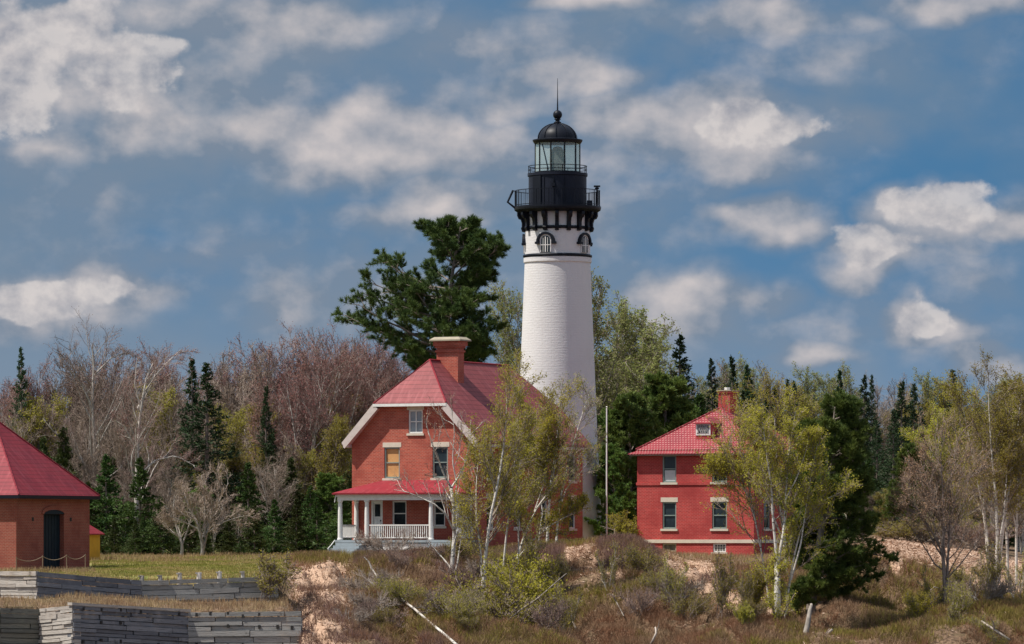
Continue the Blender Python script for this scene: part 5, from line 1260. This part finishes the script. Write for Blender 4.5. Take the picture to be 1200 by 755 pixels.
for (k, rn), lst in gr.items():
    lst.sort(key=lambda a: a[0]); d = DESC[k]
    for i, (px, r) in enumerate(lst):
        if len(lst) == 1: r['label'] = 'only %s, %s' % (d, rn)
        else: r['label'] = '%s %s from left, %s' % (ORD[min(i, 27)], d, rn)
        r['group'] = '%ss, %s' % (d, rn)

# far-off wood that reads as one dark mass between the trunks
def far_woods():
    rng = np.random.default_rng(90); Vs, Qs = [], []; 
    for part in range(2):
        kinds = [('spruce', 0), ('fir', 0), ('cedar', 1)]; Vs = []; Qs = []; o = 0
    cache = []
    for k, i in kinds:
        me = PROTO[k][i][0][1][1]; h0 = PROTO[k][i][1]; n = len(me.vertices); co = np.empty(n * 3, np.float32); me.vertices.foreach_get('co', co)
        q = np.empty(len(me.loops), np.int32); me.loops.foreach_get('vertex_index', q); cache.append((co.reshape(-1, 3), q.reshape(-1, 4), h0))
    for px in np.arange(-150, 1350, 24):
        co, q, h0 = cache[rng.integers(3)]; Y = rng.uniform(365, 385); x = (px - 600) / F * Y; z = float(tz(x, Y)); t = (LTOP(px) if px < 650 else RTOP(px)) + rng.uniform(38, 66)
        s = (ZP(t, Y) - z) / h0; a = rng.random() * 6.28; c, sn = math.cos(a), math.sin(a)
        V = np.stack([(co[:, 0] * c - co[:, 1] * sn) * s * 1.35 + x, (co[:, 0] * sn + co[:, 1] * c) * s * 1.35 + Y, co[:, 2] * s + z], 1); Vs.append(V); Qs.append(q + o); o += len(V)
    g = np_mesh('far_woods', np.concatenate(Vs), [np.concatenate(Qs)], M['spruce_leaf']); tag(g, 'dark distant evergreen wood filling the gaps between the nearer trees', 'woods', kind='stuff')
far_woods()

# ------------------------------------------------------------------ ground cover (uncountable)
def scatter(n, pxr, yr, rng, keepf):
    px = rng.uniform(*pxr, n); y = rng.uniform(*yr, n); x = (px - 600) / F * y; k = keepf(px, y, x) > rng.random(n); px, y, x = px[k], y[k], x[k]
    return px, np.stack([x, y, tz(x, y)], 1)
def inside_house(px, y): return ((px > 395) & (px < 720) & (y > 279)) | ((px > 742) & (px < 925) & (y > 284.5 + (885 - px) * .02) & (y < 300)) | ((px < 108) & (y > 261.5) & (y < 275))
def tufts(name, P, rng, n, L, w, up, cone, mat, label, cat_):
    V, Q = needles(rng, P, np.tile(UPV, (len(P), 1)), L, w, n, up, cone); V[:, 2] -= .03
    g = np_mesh(name, V, [Q], mat); tag(g, label, cat_, kind='stuff'); return g
def covermat(name, a, b, c=None, sc=.6, trans=.15):
    m, T = new_mat(name); isl = T.n('ShaderNodeNewGeometry').outputs['Random Per Island']; col = T.mix(isl, a, b)
    if c: col = T.mix(T.ramp(tnoise(T, objco(T), sc, 4, .6), .42, .6), col, c)
    finish(T, col, .85, trans=trans, spec=.15); return m
rng = np.random.default_rng(101)
lawnw = lambda px, y, x: np.where(inside_house(px, y), 0, np.clip((345 - px) / 25, 0, 1) * (y > wallY(UPW, px) + .5))
_, P = scatter(52000, (-60, 350), (247, 300), rng, lawnw)
tufts('lawn_grass', P, rng, 3, .12, .03, 1.0, .55, covermat('lawn_grass', (.17, .20, .035), (.30, .27, .07), (.38, .29, .12), .35), 'short spring grass of the lawn behind the timber walls', 'grass')
dry = covermat('dry_grass', (.36, .25, .13), (.50, .38, .21), (.30, .19, .11), .8)
def dryw(px, y, x):
    u, l = wallY(UPW, px), wallY(LOW, px)
    a = (px < 352) & (y > l + .3) & (y < u - .3); b = (px < 345) & (y > 276) & (y < 303); c = (px > 745) & (px < 960) & (y > 274) & (y < 286)
    d = (px > -60) & (px < 345) & (y > u + .4) & (y < u + 1.6); e = (px > 640) & (px < 720) & (y > 276) & (y < 292)
    f = (px < 112) & (y > 258) & (y < 261.4)
    w = a * .9 + b * (vnoise(x, y, 3, 9) + .3).clip(0, 1) * .9 + c * .8 + d * .4 + e * .5 + f * .9
    return np.where(inside_house(px, y), 0, w)
_, P = scatter(90000, (-60, 965), (240, 304), rng, dryw)
tufts('dry_grass', P, rng, 3, .27, .020, 1.2, .4, dry, 'tan dry grass on the wall ledge and before the red house', 'grass')
bank = lambda px, y: np.clip((px - 338) / 14, 0, 1) * np.clip((np.where((px > 745) & (px < 960), 276, 283) - y) / 4, 0, 1)
def noisy(x, y, s, sd, lo, hi): return np.clip((vnoise(x, y, s, sd) + .5 * vnoise(x, y, s * .4, sd + 7) - lo) / (hi - lo), 0, 1)
SZ = lambda px, y, x: sand_zone(px, y, x)
brown = covermat('brush_brown', (.13, .078, .045), (.42, .28, .17), (.25, .13, .075), .5)
_, P = scatter(150000, (338, 1215), (238, 283), rng, lambda px, y, x: bank(px, y) * np.clip(1 - 1.15 * SZ(px, y, x), .04, 1) * noisy(x, y, 3.2, 20, -.35, .15) * (~inside_house(px, y)))
tufts('dead_brush', P, rng, 5, .46, .020, .15, .95, brown, 'tangled brown dead brush covering the bank', 'brush')
olive = covermat('brush_olive', (.16, .145, .03), (.34, .29, .06), (.24, .18, .06), .7)
_, P = scatter(150000, (345, 1215), (238, 281), rng, lambda px, y, x: bank(px, y) * np.clip(1 - 1.4 * SZ(px, y, x), 0, 1) * noisy(x, y, 4.2, 31, -.12 - .16 * (px > 990), .20))
tufts('olive_scrub', P, rng, 4, .40, .024, .9, .6, olive, 'olive green low scrub in patches on the bank', 'scrub')
purp = covermat('brush_purple', (.13, .075, .070), (.29, .18, .16), (.22, .14, .10), .9)
def purw(px, y, x):
    a = (px > 415) & (px < 660) & (y > 264) & (y < 276.5); b = (px > 700) & (px < 775) & (y > 266) & (y < 276); c = (px > 800) & (px < 870) & (y > 262) & (y < 268); d = (px > 350) & (px < 520) & (y < 262)
    return np.clip(a * .9 + b * .9 + c * .6 + d * .35 * (vnoise(x, y, 2, 5) > 0), 0, 1)
_, P = scatter(110000, (345, 900), (240, 280), rng, purw)
tufts('heath_brush', P, rng, 4, .42, .018, 1.0, .55, purp, 'purplish brown upright brush before the porch and on the mound', 'brush')
def litter():
    m = covermat('leaf_litter', (.34, .22, .155), (.66, .49, .37), (.26, .16, .11), 1.2, 0)
    _, P = scatter(150000, (338, 1215), (238, 300), rng, lambda px, y, x: np.clip(SZ(px, y, x) * 1.0 + .12 * bank(px, y) + .9 * bump2(px, 372, 45) * (y < 274), 0, 1) * (px > 338) * (~inside_house(px, y)))
    V, Q = leaves(rng, P + np.array([0, 0, .03]), .055, 1, .04, 2.2, .75); g = np_mesh('leaf_litter', V, [Q], m); tag(g, 'pinkish tan dead leaves and sticks lying on the sandy bank', 'leaf litter', kind='stuff')
litter()
# ------------------------------------------------------------------ fallen wood and stump
def log(pts, Y0, Y1, r0, r1, label, mat='birch_bark', name='fallen_log', cat_='log', lift=.12, snag=0, seed=0):
    rg = random.Random(seed); n = len(pts); P = []
    for i, (px, py) in enumerate(pts):
        y = (on_bank(px, py) - Y1) if Y0 is None else Y0 + (Y1 - Y0) * i / (n - 1); P.append(W(px, py, y))
    b = P[0].copy(); H = empty(name, tuple(b), 0, label, cat_)
    MB().tube([p - b for p in P], [r0 + (r1 - r0) * i / (n - 1) for i in range(n)], 8).build('stem', M[mat], H, True)
    for k in range(snag):
        p = P[min(n - 2, 1 + k % (n - 1))] - b; q = p + Vector((rg.uniform(-.6, .6), rg.uniform(-.5, .1), rg.uniform(.2, .8)))
        MB().tube([p, (p + q) / 2 + Vector((.05, 0, .05)), q], [r1 * .8, r1 * .5, r1 * .2], 6).build('branch', M[mat], H)
def on_bank(px, py):
    """depth at which a photo row meets the bank"""
    ys = np.arange(243, 290, .25); r = HZ - (tz((px - 600) / F * ys, ys) - ZC) * F / ys
    i = np.argmax(r <= py) if (r <= py).any() else len(ys) - 1
    return float(ys[i])
log([(426, 655), (436, 667), (447, 683), (459, 694), (470, 702), (486, 714), (502, 728), (518, 741), (540, 760)], None, 1.5, .035, .075, 'long thin white birch log lying down the slope below the porch', snag=3, seed=1)
log([(644, 690), (652, 700), (658, 712), (670, 726), (675, 737)], None, 1.3, .10, .05, 'short bleached broken log on the slope below the lighthouse', 'log_brown', snag=3, seed=2)
log([(588, 733), (610, 715), (632, 700), (652, 682), (664, 672)], 249, 252, .045, .02, 'thin pale branch slanting up across the yellow green bush', 'log_brown', snag=3, seed=3)
log([(714, 690), (722, 705), (731, 722)], None, 1.2, .035, .03, 'thin pale stick on the slope under the sandy mound', 'log_brown', snag=2, seed=4)
log([(763, 755), (769, 742), (768, 735)], 246, 246.3, .07, .04, 'small bleached stub at the bottom of the slope under the red house', 'log_brown', snag=1, seed=5)
log([(955, 760), (964, 748), (975, 738)], 245, 246, .10, .06, 'grey broken root beside the leaning stump at the bottom right', 'log_brown', snag=1, seed=6)
log([(1150, 728), (1165, 738), (1183, 750)], 246.5, 245.5, .05, .07, 'pale fallen stick at the bottom of the far right slope', 'log_brown', snag=1, seed=7)
log([(1090, 693), (1095, 688), (1101, 690)], on_bank(1092, 692) - 1.2, on_bank(1101, 690) - 1.2, .05, .03, 'short white stick beside the round bare tree', 'log_brown', seed=8)
log([(938, 772), (942, 752), (947, 730), (949, 716), (951, 708)], 246.2, 247.2, .20, .07, 'leaning grey weathered stump at the bottom beside the thick birch', 'stump_grey', 'tree_stump', 'stump', snag=1, seed=9)
